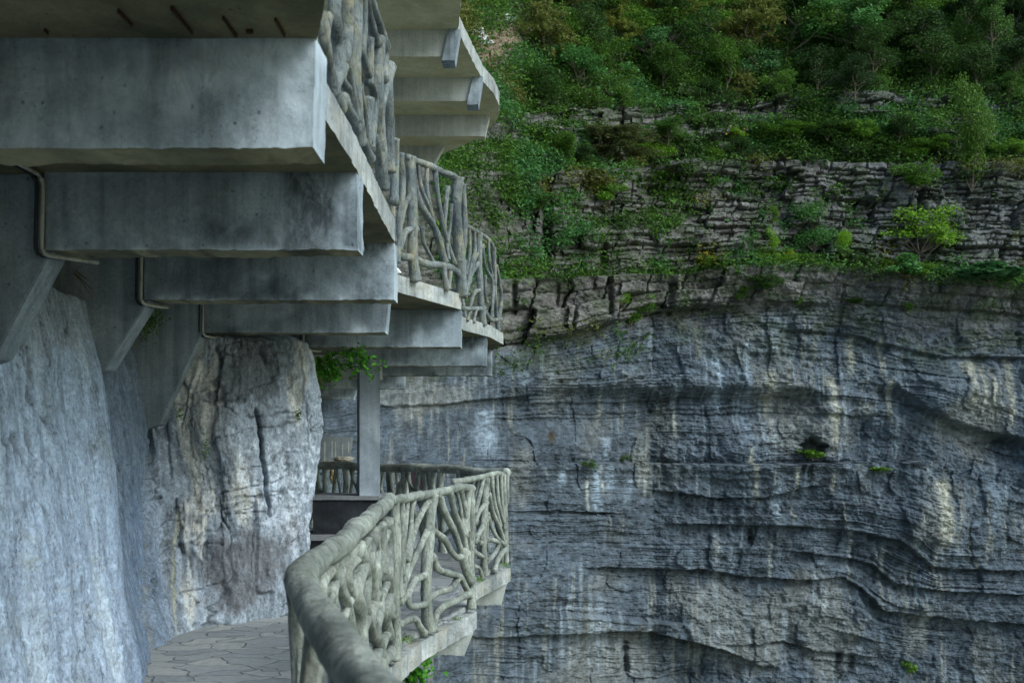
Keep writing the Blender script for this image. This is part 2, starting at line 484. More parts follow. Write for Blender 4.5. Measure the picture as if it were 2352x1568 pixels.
# ------------------------------------------------------------------ far cliff
def curve(pts):
    xs = [p[0] for p in pts]; ys = [p[1] for p in pts]
    return lambda x: np.interp(x, xs, ys)
K = [(-1000, curve([(0, -1000), (9, -1000)])),
     (0, curve([(0, 0), (9, 0)])),
     (245, curve([(600, 290), (1150, 265), (1400, 262), (1700, 240), (1900, 228), (2352, 250)])),
     (400, curve([(600, 430), (1060, 400), (1200, 412), (1400, 405), (1550, 388), (1750, 375), (2000, 385), (2352, 392)])),
     (500, curve([(600, 520), (1150, 510), (1500, 500), (1900, 490), (2352, 500)])),
     (640, curve([(600, 660), (1150, 645), (1400, 642), (1550, 640), (1700, 615), (1850, 612), (2100, 640), (2352, 655)])),
     (740, curve([(600, 880), (1150, 790), (1300, 770), (1500, 718), (1640, 705), (1850, 692), (2000, 700), (2200, 715), (2352, 725)])),
     (800, curve([(600, 930), (1150, 850), (1400, 800), (1700, 750), (1830, 757), (1950, 765), (2100, 810), (2200, 822), (2352, 822)])),
     (880, curve([(600, 960), (900, 895), (1150, 868), (1330, 872), (1560, 862), (1800, 870), (2000, 880), (2150, 895), (2352, 960)])),
     (960, curve([(600, 1000), (1150, 950), (1500, 940), (1800, 930), (2050, 945), (2200, 1000), (2352, 1040)])),
     (1065, curve([(600, 1050), (960, 1058), (1300, 1062), (1800, 1065), (2100, 1062), (2200, 1100), (2352, 1140)])),
     (1200, curve([(600, 1185), (1300, 1195), (1617, 1202), (1804, 1205), (1970, 1218), (2054, 1237), (2133, 1299), (2352, 1311)])),
     (1275, curve([(600, 1262), (1400, 1258), (1700, 1262), (1850, 1268), (1961, 1285), (2008, 1298), (2054, 1343), (2148, 1352), (2352, 1364)])),
     (1330, curve([(600, 1325), (1370, 1305), (1617, 1308), (1717, 1327), (1854, 1333), (1939, 1327), (1983, 1352), (2029, 1402), (2101, 1412), (2352, 1432)])),
     (1420, curve([(600, 1400), (1100, 1402), (1500, 1425), (1900, 1420), (2050, 1465), (2352, 1505)])),
     (1600, curve([(600, 1600), (9, 1600)])),
     (3000, curve([(0, 3000), (9, 3000)]))]
def strat(PX, PY):
    cs = np.stack([c(PX[0]) if len(PX.shape) == 2 else c(PX) for _, c in K])      # (k, ncol)
    qs = np.array([q for q, _ in K], float)
    Q = np.empty_like(PY)
    for j in range(PX.shape[1]):
        Q[:, j] = np.interp(PY[:, j], cs[:, j], qs)
    return Q

def blocks(px, q, t0, t1, w0, w1, seed):
    r = np.random.default_rng(seed)
    th = r.uniform(t0, t1, 2000); b = np.cumsum(th) - 1100
    nn = 2000
    li = np.clip(np.searchsorted(b, q), 1, nn - 1)
    w = r.uniform(w0, w1, nn)[li]; off = r.uniform(0, 500, nn)[li]; lr = r.random(nn)[li]
    u = (px + off) / w
    bi = np.floor(u).astype(int); fu = (u - bi) * w
    jit = hash1(li, bi, seed)
    dl = np.minimum(q - b[li - 1], b[li] - q)
    dv = np.minimum(fu, w - fu)
    return lr, jit, dl, dv

def over(PX, PY, pts, amt, La, Lb, fade=60, soft=2.5):
    """overhang: rock above the line juts out, rock below is hollowed"""
    c = curve(pts)(PX) + 3 * fbm(PX / 18, PX * 0, 31, 3)
    e = sstep(pts[0][0] - fade, pts[0][0] + fade * .3, PX) * (1 - sstep(pts[-1][0] - fade * .3, pts[-1][0] + fade, PX))
    dy = PY - c
    amt = amt * .78 * (.3 + 1.0 * vn(PX / 60, PX * 0 + amt, 33))
    m = sstep(-soft, soft, dy)
    return amt * e * ((1 - m) * np.exp(np.minimum(dy, 0) / La) * .5 - m * np.exp(-np.maximum(dy, 0) / Lb))
def ledge(PX, PY, pts, amt, La, Lb, fade=60):
    c = curve(pts)(PX) + 3 * fbm(PX / 22, PX * 0, 41, 3)
    e = sstep(pts[0][0] - fade, pts[0][0] + fade * .3, PX) * (1 - sstep(pts[-1][0] - fade * .3, pts[-1][0] + fade, PX))
    dy = PY - c
    return amt * e * np.where(dy < 0, -np.exp(dy / La) * .6, np.exp(-dy / Lb) * .6)
def blob(PX, PY, x, y, rx, ry):
    return np.exp(-((PX - x) / rx) ** 2 - ((PY - y) / ry) ** 2)

def Kc(q):
    for k, c in K:
        if k == q: return c

def base_depth(PX, PY):
    Yp = np.interp(PX, [300, 740, 870, 1150, 1500, 2352, 3600], [20, 23, 27, 39, 47, 50, 42])
    up = np.interp(PY, [-1000, -200, 0, 245, 400, 640, 3000], [52, 22, 14, 6.5, 3.0, 0, 0])
    return Yp + up * sstep(1000, 1250, PX)  + up * .35 * (1 - sstep(1000, 1250, PX))

def cliff_disp(PX, PY, Q):
    wq = Q + 7 * fbm(PX / 60, PY / 60, 1, 4)
    wx = PX + 12 * fbm(PX / 40, PY / 25, 2, 3) + .12 * PY
    D = .8 * fbm(PX / 260, PY / 200, 3, 3) + .25 * fbm(PX / 70, PY / 60, 4, 3)
    rough = .16 * fbm(PX / 16, PY / 12, 5, 4) + .06 * fbm(PX / 5, PY / 4, 6, 3)
    D += rough
    # blocky bedded band
    up = (1 - sstep(735, 760, Q))
    m1 = up * (1 - sstep(625, 645, Q))
    lr, ji, dl, dv = blocks(wx, wq, 5, 15, 12, 60, 5)
    B = .55 * (ji - .5) * (.3 + 1.1 * vn(PX / 50, PY / 35, 9)) + .3 * (lr - .5) * sstep(.2, .7, vn(PX / 80, PY / 40, 10))
    B -= (.22 * np.exp(-(dl / 1.5) ** 2) + .18 * np.exp(-(dv / 1.5) ** 2)) * sstep(.25, .6, vn(PX / 30, PY / 18, 11))
    lr2, ji2, dl2, dv2 = blocks(wx * 1.05, wq, 28, 60, 60, 150, 6)
    B += .8 * (ji2 - .5) + .4 * (lr2 - .5) - .25 * np.exp(-(dv2 / 2.) ** 2) - .15 * np.exp(-(dl2 / 2.5) ** 2)
    D += m1 * B
    # big block course under the ledge
    m2 = sstep(640, 646, Q) * (1 - sstep(738, 745, Q)) * (1 - .75 * sstep(1500, 1760, PX))
    lr3, ji3, dl3, dv3 = blocks(wx + .12 * (PY - 640), wq * .6, 40, 60, 45, 110, 8)
    lr3b, ji3b, dl3b, dv3b = blocks(wx, wq, 10, 35, 20, 50, 18)
    D += m2 * (1.7 * (ji3 - .5) - .45 * np.exp(-(dv3 / 4.) ** 2) + .5 * (ji3b - .5) - .2 * np.exp(-(dl3b / 1.6) ** 2))
    # massive wall: thin bedding
    m3 = sstep(735, 760, Q)
    lr4, ji4, dl4, dv4 = blocks(wx, wq, 3, 11, 40, 220, 12)
    lr5, ji5, dl5, dv5 = blocks(wx, wq, 16, 50, 60, 240, 13)
    amp = .35 + 1.1 * sstep(.45, .7, vn(PX / 160, PY / 55, 14)) \
        + .9 * blob(PX, PY, 1600, 1285, 300, 30) + .9 * blob(PX, PY, 2230, 1370, 230, 75) + .6 * blob(PX, PY, 1600, 900, 350, 40)
    D += m3 * (amp * (.11 * (lr4 - .5) + .03 * (ji4 - .5) - .035 * np.exp(-(dl4 / 1.2) ** 2))
               + .3 * (lr5 - .5) * sstep(.35, .8, vn(PX / 130, PY / 60, 15)) + .10 * (ji5 - .5) * sstep(.5, .75, vn(PX / 120, PY / 80, 16)))
    # flaked hollows, tapering downward
    fl = vn(PX / 34 + .3 * fbm(PX / 30, PY / 30, 23), PY / 60, 21)
    D += m3 * .16 * sstep(.62, .70, fl)
    # steps back on the ledges
    D += ledge(PX, PY, [(x, Kc(640)(x)) for x in range(1000, 2460, 40)], 1.7, 40, 60, 200)
    D += ledge(PX, PY, [(x, Kc(400)(x)) for x in range(1000, 2460, 40)], 2.0, 50, 60, 200)
    D += ledge(PX, PY, [(x, Kc(245)(x)) for x in range(1000, 2460, 40)], 2.2, 60, 70, 200)
    D += ledge(PX, PY, [(930, 1058), (1300, 1062), (1700, 1066), (1900, 1063), (2110, 1060)], 1.1, 70, 60)
    D += ledge(PX, PY, [(2080, 1060), (2200, 1085), (2352, 1125)], .9, 60, 60, 30)
    D += ledge(PX, PY, [(1100, 866), (1330, 870), (1560, 860)], .9, 60, 26)
    D += ledge(PX, PY, [(1080, 1402), (1300, 1406), (1540, 1428)], 1.0, 60, 50)
    D += ledge(PX, PY, [(1250, 1182), (1900, 1180)], .5, 30, 30)
    D += over(PX, PY, [(1120, 790), (1300, 771), (1500, 717), (1640, 703)], .8, 60, 40)
    D += over(PX, PY, [(1700, 692), (2000, 700), (2352, 722)], .35, 50, 30)
    D += over(PX, PY, [(1830, 757), (1950, 765), (2050, 792), (2150, 818), (2352, 822)], .5, 50, 45, 60, 4)
    D += over(PX, PY, [(1180, 898), (1330, 896), (1450, 903), (1560, 905), (1700, 893), (1900, 905)], 1.1, 40, 90, 60, 18)
    D += over(PX, PY, [(860, 935), (1000, 930), (1150, 915), (1230, 905)], .9, 40, 60, 40)
    D += over(PX, PY, [(2060, 890), (2120, 940), (2200, 975), (2290, 1000), (2400, 1022)], 1.15, 80, 90, 110, 12)
    D += over(PX, PY, [(1560, 1203), (1804, 1206), (1970, 1220), (2054, 1238), (2133, 1300), (2400, 1312)], .5, 26, 30, 60, 3.5)
    D += over(PX, PY, [(x, Kc(1330)(x)) for x in (1380, 1500, 1617, 1717, 1854, 1939, 1983, 2029, 2101, 2352)], .65, 35, 40, 60, 3.5)
    D += over(PX, PY, [(x, Kc(1275)(x)) for x in (1850, 1961, 2008, 2054, 2148, 2352)], .5, 18, 18, 30)
    D += over(PX, PY, [(1120, 1462), (1300, 1452), (1500, 1452), (1650, 1490), (1750, 1530)], .9, 50, 60, 60, 5)
    D += over(PX, PY, [(1200, 1175), (1280, 1172), (1400, 1180)], .4, 26, 20, 20)
    D += over(PX, PY, [(1550, 1130), (1650, 1145), (1760, 1140), (1860, 1115)], .6, 40, 30)
    D += over(PX, PY, [(1700, 1480), (1800, 1475), (1900, 1500), (2000, 1510)], .5, 40, 30)
    # deep joints and the cave
    for (x, y0, y1, w, a) in [(1255, 420, 610, 9, 1.6), (1395, 650, 735, 6, .6), (1535, 650, 720, 7, .6), (1180, 650, 720, 6, .6), (1280, 650, 700, 5, .4),
                              (1386, 560, 620, 5, .8), (2300, 560, 640, 6, .8), (2105, 440, 500, 7, .9), (1720, 1215, 1255, 5, .2),
                              (1440, 1480, 1560, 7, .7)]:
        cx = x + 5 * fbm(PY / 30, PY * 0 + x, 51, 3)
        D -= a * np.exp(-((PX - cx) / w) ** 2) * sstep(y0 - 8, y0 + 8, PY) * (1 - sstep(y1 - 12, y1 + 12, PY))
    cv = ((PX - 1868 + 14 * fbm(PX / 14, PY / 10, 61, 3)) / 27) ** 2 + ((PY - 1028 + 12 * fbm(PX / 12, PY / 12, 62, 3)) / 22) ** 2
    D -= 1.1 * (1 - sstep(.3, 1.3, cv))
    D += .9 * blob(PX, PY, 1900, 975, 60, 60) + 1.4 * blob(PX, PY, 2180, 900, 90, 60) - 1.0 * blob(PX, PY, 1980, 1000, 60, 60)
    D -= 1.0 * blob(PX, PY, 1750, 950, 120, 40) + .8 * blob(PX, PY, 1300, 960, 150, 40)
    D += 1.2 * blob(PX, PY, 2120, 1200, 120, 90)
    D -= 1.2 * blob(PX, PY, 1600, 1560, 80, 60)
    return D

def cliff_color(PX, PY, Q):
    n1 = fbm(PX / 120, PY / 90, 71, 4); n2 = fbm(PX / 30, PY / 22, 72, 4); n3 = fbm(PX / 7, PY / 6, 73, 3)
    base = np.array([.072, .088, .112])
    warmrock = np.array([.135, .124, .119])
    up = 1 - sstep(700, 790, Q - 60 * n1)
    up = up * (1 - .35 * sstep(1700, 2100, PX))
    c = base + (warmrock - base) * up[..., None]
    c = c * (1 + .25 * n1 + .25 * n2 + .3 * n3)[..., None]
    # warm beige patches on the wall
    wp = sstep(.1, .6, fbm(PX / 90, PY / 130, 75, 4) + .9 * blob(PX, PY, 960, 910, 160, 40) + .8 * blob(PX, PY, 1780, 1460, 180, 80)
               + .5 * blob(PX, PY, 1500, 1500, 150, 60) + .7 * blob(PX, PY, 2230, 960, 90, 50) + .8 * blob(PX, PY, 1840, 960, 70, 60) + .5 * blob(PX, PY, 2100, 1390, 80, 60))
    c = c + (np.array([.23, .222, .20]) * (1 + .3 * n3)[..., None] - c) * (wp * .4)[..., None]
    # random water streaks
    wall = sstep(740, 800, Q)
    sx = PX + 5 * fbm(PX / 60, PY / 60, 81, 3)
    st = fbm(sx / 9, PY / 260, 82, 4) + .35 * fbm(sx / 30, PY / 160, 83, 2)
    gate = sstep(.35, .65, vn(PX / 110, PY / 120, 84))
    c = c + (np.array([.24, .28, .33]) - c) * (wall * gate * sstep(.05, .6, st) * .6)[..., None]
    c = c + (np.array([.27, .26, .23]) - c) * (wall * sstep(.5, .7, vn(PX / 90 + 40, PY / 150, 87)) * sstep(.1, .6, fbm(sx / 6, PY / 130, 88, 4)) * .6)[..., None]
    c = c + (np.array([.04, .05, .06]) - c) * (sstep(.25, .8, -st) * (1 - gate) * .6 * wall)[..., None]
    def streaks(lst, conv, s, colr, k):
        nonlocal c
        k = k * 1.35
        for (x, y0, y1, w) in lst:
            X, Y0 = conv(x, y0); _, Y1 = conv(x, y1); w_ = w / s
            xc = X + 4 * fbm(PY / 25, PY * 0 + X, 85, 3) + (PY - Y0) * .03
            e = np.exp(-(np.abs(PX - xc) / (w_ * (1 + .5 * fbm(PY / 12, PY * 0 + X * 3, 86, 2)))) ** 3) * sstep(Y0 - 10, Y0 + 14, PY) * (1 - sstep(Y1 - 40, Y1 + 8, PY))
            e = e * k * (.65 + .5 * n2 + .4 * n3); e = np.clip(e, 0, 1)
            c = c + (np.array(colr) - c) * e[..., None]
    z5 = lambda x, y: ((1140 + x / 3.267) * .91875, (850 + y / 3.267) * .91875)
    z6b = lambda x, y: ((1840 + x / 3.267) * .91875, (850 + y / 3.267) * .91875)
    z8 = lambda x, y: ((1760 + x / 2.94) * .91875, (1227 + y / 2.94) * .91875)
    streaks([(2130, 150, 640, 45), (1150, 1050, 1480, 35), (1240, 790, 990, 25), (1400, 1130, 1360, 35), (870, 1020, 1230, 28), (230, 560, 1000, 70), (1250, 1000, 1300, 40)], z5, 3.2, (.25, .30, .37), .75)
    streaks([(1800, 540, 820, 16), (1185, 1020, 1160, 10), (1070, 1130, 1470, 10), (2290, 430, 530, 8), (1200, 1150, 1300, 10), (740, 1050, 1150, 8), (445, 1040, 1130, 8)], z5, 3.2, (.40, .40, .37), .85)
    streaks([(960, -60, 300, 24), (1210, -50, 330, 18), (1900, 160, 620, 40), (2000, 210, 700, 20), (2080, 220, 720, 20), (2240, 150, 720, 26), (280, 240, 650, 36), (790, 290, 950, 38), (660, 0, 215, 9),
             (1620, 1130, 1700, 60), (470, 1040, 1290, 14), (1270, 320, 720, 22), (870, 1300, 1560, 7), (1100, 520, 640, 30), (330, 1350, 1500, 10), (455, 1360, 1500, 10), (130, 850, 1330, 20), (780, 1080, 1280, 16)], z6b, 3.2, (.36, .34, .29), .8)
    streaks([(90, 0, 900, 30), (310, 1160, 1560, 30), (1450, 0, 300, 14), (2060, 1100, 1560, 40), (560, 1040, 1350, 40), (150, 850, 980, 30)], z6b, 3.2, (.22, .27, .34), .6)
    streaks([(1650, 400, 700, 14), (1310, 380, 640, 14), (1250, 390, 560, 10), (1070, 280, 600, 14), (490, 350, 700, 12), (90, 330, 560, 20), (1620, 900, 1120, 30), (880, 740, 900, 25)], z8, 2.9, (.33, .34, .34), .7)
    streaks([(520, 990, 1150, 20), (590, 990, 1215, 28), (715, 1030, 1180, 20)], z6b, 3.2, (.015, .02, .025), 1.6)
    streaks([(330, 255, 430, 22), (1010, 1160, 1400, 28), (1110, 1200, 1400, 22)], z8, 2.9, (.02, .025, .03), 1.5)
    streaks([(785, 740, 890, 26)], z5, 3.2, (.05, .04, .025), 1.4)
    # moss and lichen in the band above the wall, soil on the ledges
    g = (1 - sstep(760, 900, Q)) * sstep(.05, .5, fbm(PX / 40, PY / 20, 91, 4) + .25)
    c = c + (np.array([.035, .05, .018]) - c) * (g * .55)[..., None]
    s = blob(PX + .9 * (PY - 95), PY, 1145, 95, 45, 50)
    c = c + (np.array([.24, .17, .12]) - c) * np.clip(s * 1.6, 0, .9)[..., None]
    c = c * np.array([.97, 1.02, 1.02]) * (1 + .04 * sstep(740, 800, Q))[..., None]
    return np.clip(c * (1 + .18 * fbm(PX / 14, PY / 2.2, 95, 2) * sstep(740, 800, Q))[..., None], .008, .7)

def axis(segs):
    a = []
    for (s, e, st) in segs: a.append(np.arange(s, e, st))
    return np.concatenate(a)
pxs = axis([(250, 690, 16), (690, 2400, 2.2), (2400, 3700, 26)])
pys = axis([(-1000, -40, 20), (-40, 1610, 2.0), (1610, 3000, 26)])
PX, PY = np.meshgrid(pxs, pys)
Q = strat(PX, PY)
Yb = base_depth(PX, PY)
DD = cliff_disp(PX, PY, Q) * np.clip(Yb / 50, .35, 1.1)
CY = Yb - DD
CXw = (PX - CX) * Yb / F
CZ = EYE + (HY - PY) * Yb / F
CV = np.stack([CXw, CY, CZ], -1).reshape(-1, 3)
me = mesh_from('cliff', CV, grid_faces(len(pys), len(pxs))[:, ::-1], [M['cliff']], smooth=False, col=cliff_color(PX, PY, Q).reshape(-1, 3))
tag(link('cliff', me), 'tall banded grey limestone cliff across the gorge', None, kind='structure')

def cliff_at(px, py):
    j = np.clip(np.searchsorted(pxs, px), 1, len(pxs) - 1); i = np.clip(np.searchsorted(pys, py), 1, len(pys) - 1)
    return np.stack([CXw[i, j], CY[i, j], CZ[i, j]], -1)

# valley floor far below
gv = [(-900, -900, -34), (900, -900, -34), (900, 900, -34), (-900, 900, -34)]
m_, nt_, b_ = new_mat('valley_ground')
nt_.links.new(ramp(nt_, noise_t(nt_, coords(nt_), .12, 8, .6), [(.35, (.05, .08, .03)), (.55, (.16, .16, .10)), (.7, (.26, .24, .18))]), b_.inputs["Base Color"])
me = mesh_from('ground', gv, [[0, 1, 2, 3]], [m_], smooth=False)
tag(link('ground', me), 'valley floor deep below the walkway', None, kind='structure')

# ------------------------------------------------------------------ near rock wall
LV = [-36, -1.75, -1.45, -.9, 0, .45, .83, 1.0, 3.5, 40]
floor_ = [(-2.4, -14), (-2.3, -3), (-2.1, 1), (-2.2, 4), (-2.17, 5.87), (-2.41, 6.67), (-2.45, 7.18), (-2.39, 7.42), (-2.13, 7.77), (-1.77, 8.15), (-1.95, 9.2), (-3.1, 11), (-4.2, 14.6), (-6.5, 20), (-10, 27)]
mid_ = [(-2.4, -14), (-2.3, -3), (-2.2, 1), (-2.3, 4), (-2.42, 6.0), (-2.82, 6.85), (-3.05, 8.3), (-2.78, 8.34), (-2.36, 8.22), (-1.66, 8.55), (-1.9, 9.5), (-3.1, 11), (-4.2, 14.6), (-6.5, 20), (-10, 27)]
top_ = [(-2.6, -14), (-2.5, -3), (-2.5, 1), (-2.5, 4.3), (-2.60, 6.05), (-3.0, 6.8), (-3.2, 8.3), (-2.60, 8.30), (-2.32, 8.36), (-1.80, 8.72), (-2.1, 9.5), (-3.2, 11), (-4.3, 14.6), (-6.5, 20), (-10, 27)]
sh = lambda L, dx: [(x + dx, y) for x, y in L]
mix2 = lambda A, B, t: [(a[0] * (1 - t) + b[0] * t, a[1] * (1 - t) + b[1] * t) for a, b in zip(A, B)]
LVP = [sh(floor_, -1.0), sh(floor_, -.15), floor_, mix2(floor_, mid_, .45), mid_, mix2(mid_, top_, .45), top_, sh(top_, -.45), sh(top_, -.9), sh(top_, -2.5)]
LVP = np.array(LVP)                      # level, ctrl, 2
# arc length along mid line
dm = np.linalg.norm(np.diff(np.array(mid_), axis=0), axis=1); sm = np.concatenate([[0], np.cumsum(dm)])
s_lo, s_hi = sm[3] - .6, sm[10] + .2
ss = axis([(0, s_lo, .12), (s_lo, s_hi, .010), (s_hi, sm[-1], .12)])
zz = axis([(-36, -1.6, .5), (-1.6, 1.25, .0105), (1.25, 40, .3)])
S, ZZ = np.meshgrid(ss, zz)
def wall_xy(S, ZZ):
    X = np.zeros_like(S); Y = np.zeros_like(S)
    lvx = []; lvy = []
    for L in LVP:
        # smoothed polyline
        xs_ = np.interp(S[0], sm, L[:, 0]); ys_ = np.interp(S[0], sm, L[:, 1])
        lvx.append(xs_); lvy.append(ys_)
    lvx = np.array(lvx); lvy = np.array(lvy)
    z1 = ZZ[:, 0]
    for i, z in enumerate(z1):
        k = np.clip(np.searchsorted(LV, z) - 1, 0, len(LV) - 2); t = (z - LV[k]) / (LV[k + 1] - LV[k])
        X[i] = lvx[k] * (1 - t) + lvx[k + 1] * t; Y[i] = lvy[k] * (1 - t) + lvy[k + 1] * t
    return X, Y
WX, WY = wall_xy(S, ZZ)
# smooth along s a little
kern = np.ones(15) / 15
for i in range(WX.shape[0]):
    WX[i, 20:-20] = np.convolve(WX[i], kern, 'same')[20:-20]; WY[i, 20:-20] = np.convolve(WY[i], kern, 'same')[20:-20]
tx = np.gradient(WX, axis=1); ty = np.gradient(WY, axis=1); tl = np.hypot(tx, ty) + 1e-9
nx, ny = ty / tl, -tx / tl        # toward +x / camera
nPX = CX + WX * F / np.maximum(WY, .3); nPY = HY - ZZ * F / np.maximum(WY, .3)
vis = sstep(1.5, 3, WY)
A1 = 1 - sstep(sm[4] - .1, sm[4] + .15, S)            # pale smooth mass
A3 = sstep(sm[6] - .25, sm[6] + .25, S)                 # broken mass with the crack
lean = S + .12 * ZZ
n_w = fbm(S * 6, ZZ * 5, 160, 3)
ND = .10 * fbm(S * 1.1, ZZ * .7, 101, 3) + (.022 + .03 * A3) * fbm(lean * 4, ZZ * 1.3, 102, 4) + (.006 + .014 * A3) * fbm(lean * 16, ZZ * 6, 103, 4) + .003 * fbm(S * 50, ZZ * 40, 104, 3)
# vertical flutes on the pale mass, bedding with broken edges low down
ND += A1 * (.018 * fbm(lean * 9, ZZ * .5, 105, 4))
bed = sstep(-.2, -.5, -ZZ * 0 + ZZ + .1 * fbm(S * 2, ZZ * 2, 107)) if False else (1 - sstep(-.75, -.35, ZZ + .15 * fbm(S * 1.5, ZZ, 107)))
def wblocks(s, z, t0, t1, w0, w1, seed):
    r = np.random.default_rng(seed); th = r.uniform(t0, t1, 3000); b = np.cumsum(th) - 40
    li = np.clip(np.searchsorted(b, z), 1, 2999); w = r.uniform(w0, w1, 3000)[li]; off = r.uniform(0, 5, 3000)[li]
    u = (s + off) / w; bi = np.floor(u).astype(int); fu = (u - bi) * w
    return hash1(li, bi, seed), np.minimum(z - b[li - 1], b[li] - z), np.minimum(fu, w - fu), r.random(3000)[li]
wz = ZZ + .03 * fbm(S * 3, ZZ * 3, 108, 3) + .10 * S
j1, l1, v1, r1 = wblocks(S + .03 * fbm(S * 9, ZZ * 9, 109), wz, .015, .06, .05, .2, 3)
midb = np.exp(-((nPX - 560) / 140) ** 4) * np.exp(-((nPY - 1130) / 95) ** 4)
kb = np.clip(.35 * A1 * bed + A3 * (.55 * midb + .15), 0, 1)
ND += kb * (.026 * (j1 - .5) - .012 * np.exp(-(l1 / .004) ** 2) - .008 * np.exp(-(v1 / .004) ** 2))
j2, l2, v2, r2_ = wblocks(S + .06 * fbm(S * 5, ZZ * 3, 111), ZZ * .7 + .1 * fbm(S * 3, ZZ * 2, 112), .25, .7, .10, .35, 4)
ND += A3 * (.07 * (j2 - .5))
def groove(pts, w, dep):
    ys_ = [p[1] for p in pts]; xs_ = [p[0] for p in pts]
    xc = np.interp(nPY, ys_, xs_) + 5 * fbm(nPY / 14, nPY * 0 + xs_[0], 113, 3)
    e = sstep(ys_[0] - 10, ys_[0] + 10, nPY) * (1 - sstep(ys_[-1] - 10, ys_[-1] + 10, nPY))
    return -dep * np.exp(-((nPX - xc) / w) ** 2) * e
ND += groove([(590, 940), (596, 985), (603, 1040), (612, 1120), (618, 1180)], 3.2, .14) * A3
ND += groove([(418, 1380), (420, 1445)], 4, .08) + groove([(500, 795), (505, 840)], 5, .05) + groove([(600, 790), (612, 830)], 5, .05)
ND += groove([(335, 830), (338, 1000), (345, 1200), (352, 1450)], 8, .10) * (1 - A1)
ND += groove([(95, 1030), (92, 1120), (95, 1220)], 4, .03) + groove([(380, 960), (392, 1100)], 4, .03)
ND += A3 * .05 * np.exp(-((nPX - 470) / 30) ** 2 - ((nPY - 950) / 130) ** 2)
crk = np.exp(-(np.abs(fbm(lean * 3.2 + .3 * n_w, ZZ * .8, 161, 4)) / .022) ** 2) * sstep(.45, .6, vn(S * 2.2, ZZ * 1.6, 162))
crh = np.exp(-(np.abs(fbm(S * 1.3, (ZZ - .12 * S) * 4.5, 163, 4)) / .022) ** 2) * sstep(.5, .62, vn(S * 1.7, ZZ * 1.9, 164)) * (1 - sstep(-.6, 0, ZZ) * A1)
crk2 = np.exp(-(np.abs(fbm(lean * 9, ZZ * 3, 165, 4)) / .03) ** 2) * sstep(.5, .65, vn(S * 4, ZZ * 3, 166))
ND -= .030 * crk + .022 * crh + .010 * crk2
ND *= np.where(vis > 0, .25 + .75 * vis, .25)
WXd = WX + nx * ND; WYd = WY + ny * ND
def wall_color():
    n1 = fbm(nPX / 60, nPY / 90, 121, 4); n2 = fbm(nPX / 9, nPY / 14, 122, 4); n3 = fbm(S * 45, ZZ * 35, 123, 3)
    v1_ = fbm(lean * 12, ZZ * 1.1, 124, 4)
    pale = np.array([.35, .41, .50]); grey = np.array([.25, .275, .30]); blue = np.array([.13, .16, .20]); cream = np.array([.50, .475, .42]); dark = np.array([.10, .105, .11])
    c = np.zeros(S.shape + (3,)) + pale
    def lay(col, k): 
        nonlocal c
        c = c + (np.array(col) - c) * np.clip(k, 0, 1)[..., None]
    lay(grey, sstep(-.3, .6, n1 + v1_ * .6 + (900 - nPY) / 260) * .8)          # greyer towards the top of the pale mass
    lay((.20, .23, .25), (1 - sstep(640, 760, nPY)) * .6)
    lay((.125, .155, .195), (1 - A1) * (1 - A3) * (.78 + .35 * n2))
    lay((.30, .38, .37), np.exp(-((nPX - 334) / 5) ** 2) * (nPY < 1000) * .6)
    lay((.20, .17, .11), np.exp(-((nPX - 352 - 10 * n1) / 6) ** 2) * sstep(1150, 1250, nPY) * .6)
    # third mass
    a = A3
    lay(grey, a * .9)
    lay(cream, a * sstep(-.05, .35, .5 * v1_ + .4 * n1 + 1.0 * blob(nPX, nPY, 455, 920, 45, 150) + .8 * blob(nPX, nPY, 690, 860, 22, 110) + .5 * blob(nPX, nPY, 440, 1300, 35, 160) + .6 * blob(nPX, nPY, 520, 1150, 110, 80) - .3) * .85)
    lay((.52, .55, .60), a * sstep(.1, .6, n2 + .5 * n1 + .7 * blob(nPX, nPY, 640, 1180, 60, 150)) * .6)
    lay(dark, a * sstep(.25, .55, 1.0 * blob(nPX, nPY, 570, 860, 80, 90) + .35 * n1 + .45 * n2) * .85)
    lay((.11, .108, .112), a * sstep(.3, .6, .8 * blob(nPX, nPY, 560, 1290, 120, 120) + .35 * n2 + .5 * n1) * .85)
    lay(dark, a * sstep(.4, .6, 1.0 * blob(nPX, nPY, 395, 1330, 22, 180) + .4 * n2) * .7)
    lay((.42, .38, .20), np.exp(-((nPX - 412 - 8 * n1) / 3.5) ** 2) * sstep(1150, 1200, nPY) * .5)
    # dark lichen specks and runs on the pale mass
    lay((.16, .19, .22), sstep(.35, .8, v1_ + .3 * n2) * .55 * (1 - a))
    lay((.50, .56, .62), A1 * sstep(.1, .6, fbm(lean * 7, ZZ * .55, 171, 4)) * .7 * sstep(700, 900, nPY))
    lay((.22, .27, .33), A1 * sstep(.15, .6, fbm(lean * 5, ZZ * .5, 172, 4)) * .5)
    lay((.20, .22, .22), A1 * sstep(.25, .7, n1 + .6 * n2 + .7 * blob(nPX, nPY, 60, 1440, 50, 40) - .1) * .5)
    lay((.36, .36, .30), A1 * sstep(.2, .7, fbm(nPX / 40, nPY / 18, 131, 4)) * .4 * sstep(1150, 1300, nPY))
    lay((.15, .20, .28), (1 - A3) * np.exp(-((nPX - 300 - (nPY - 1000) * .06) / 32) ** 2) * sstep(1000, 1250, nPY) * (.55 + .4 * n2))
    lay((.06, .065, .07), .75 * np.maximum(np.maximum(crk, crh * .9), crk2 * .6))
    c *= (1 + .16 * n2 + .25 * n3)[..., None]
    return np.clip(c * np.array([.95, 1.0, 1.06]), .015, .8)
NV = np.stack([WXd, WYd, EYE + ZZ], -1).reshape(-1, 3)
me = mesh_from('rock_wall', NV, grid_faces(len(zz), len(ss)), [M['rock']], smooth=True, col=wall_color().reshape(-1, 3))
tag(link('rock_wall', me), 'pale streaked rock face beside the paved path', None, kind='structure')

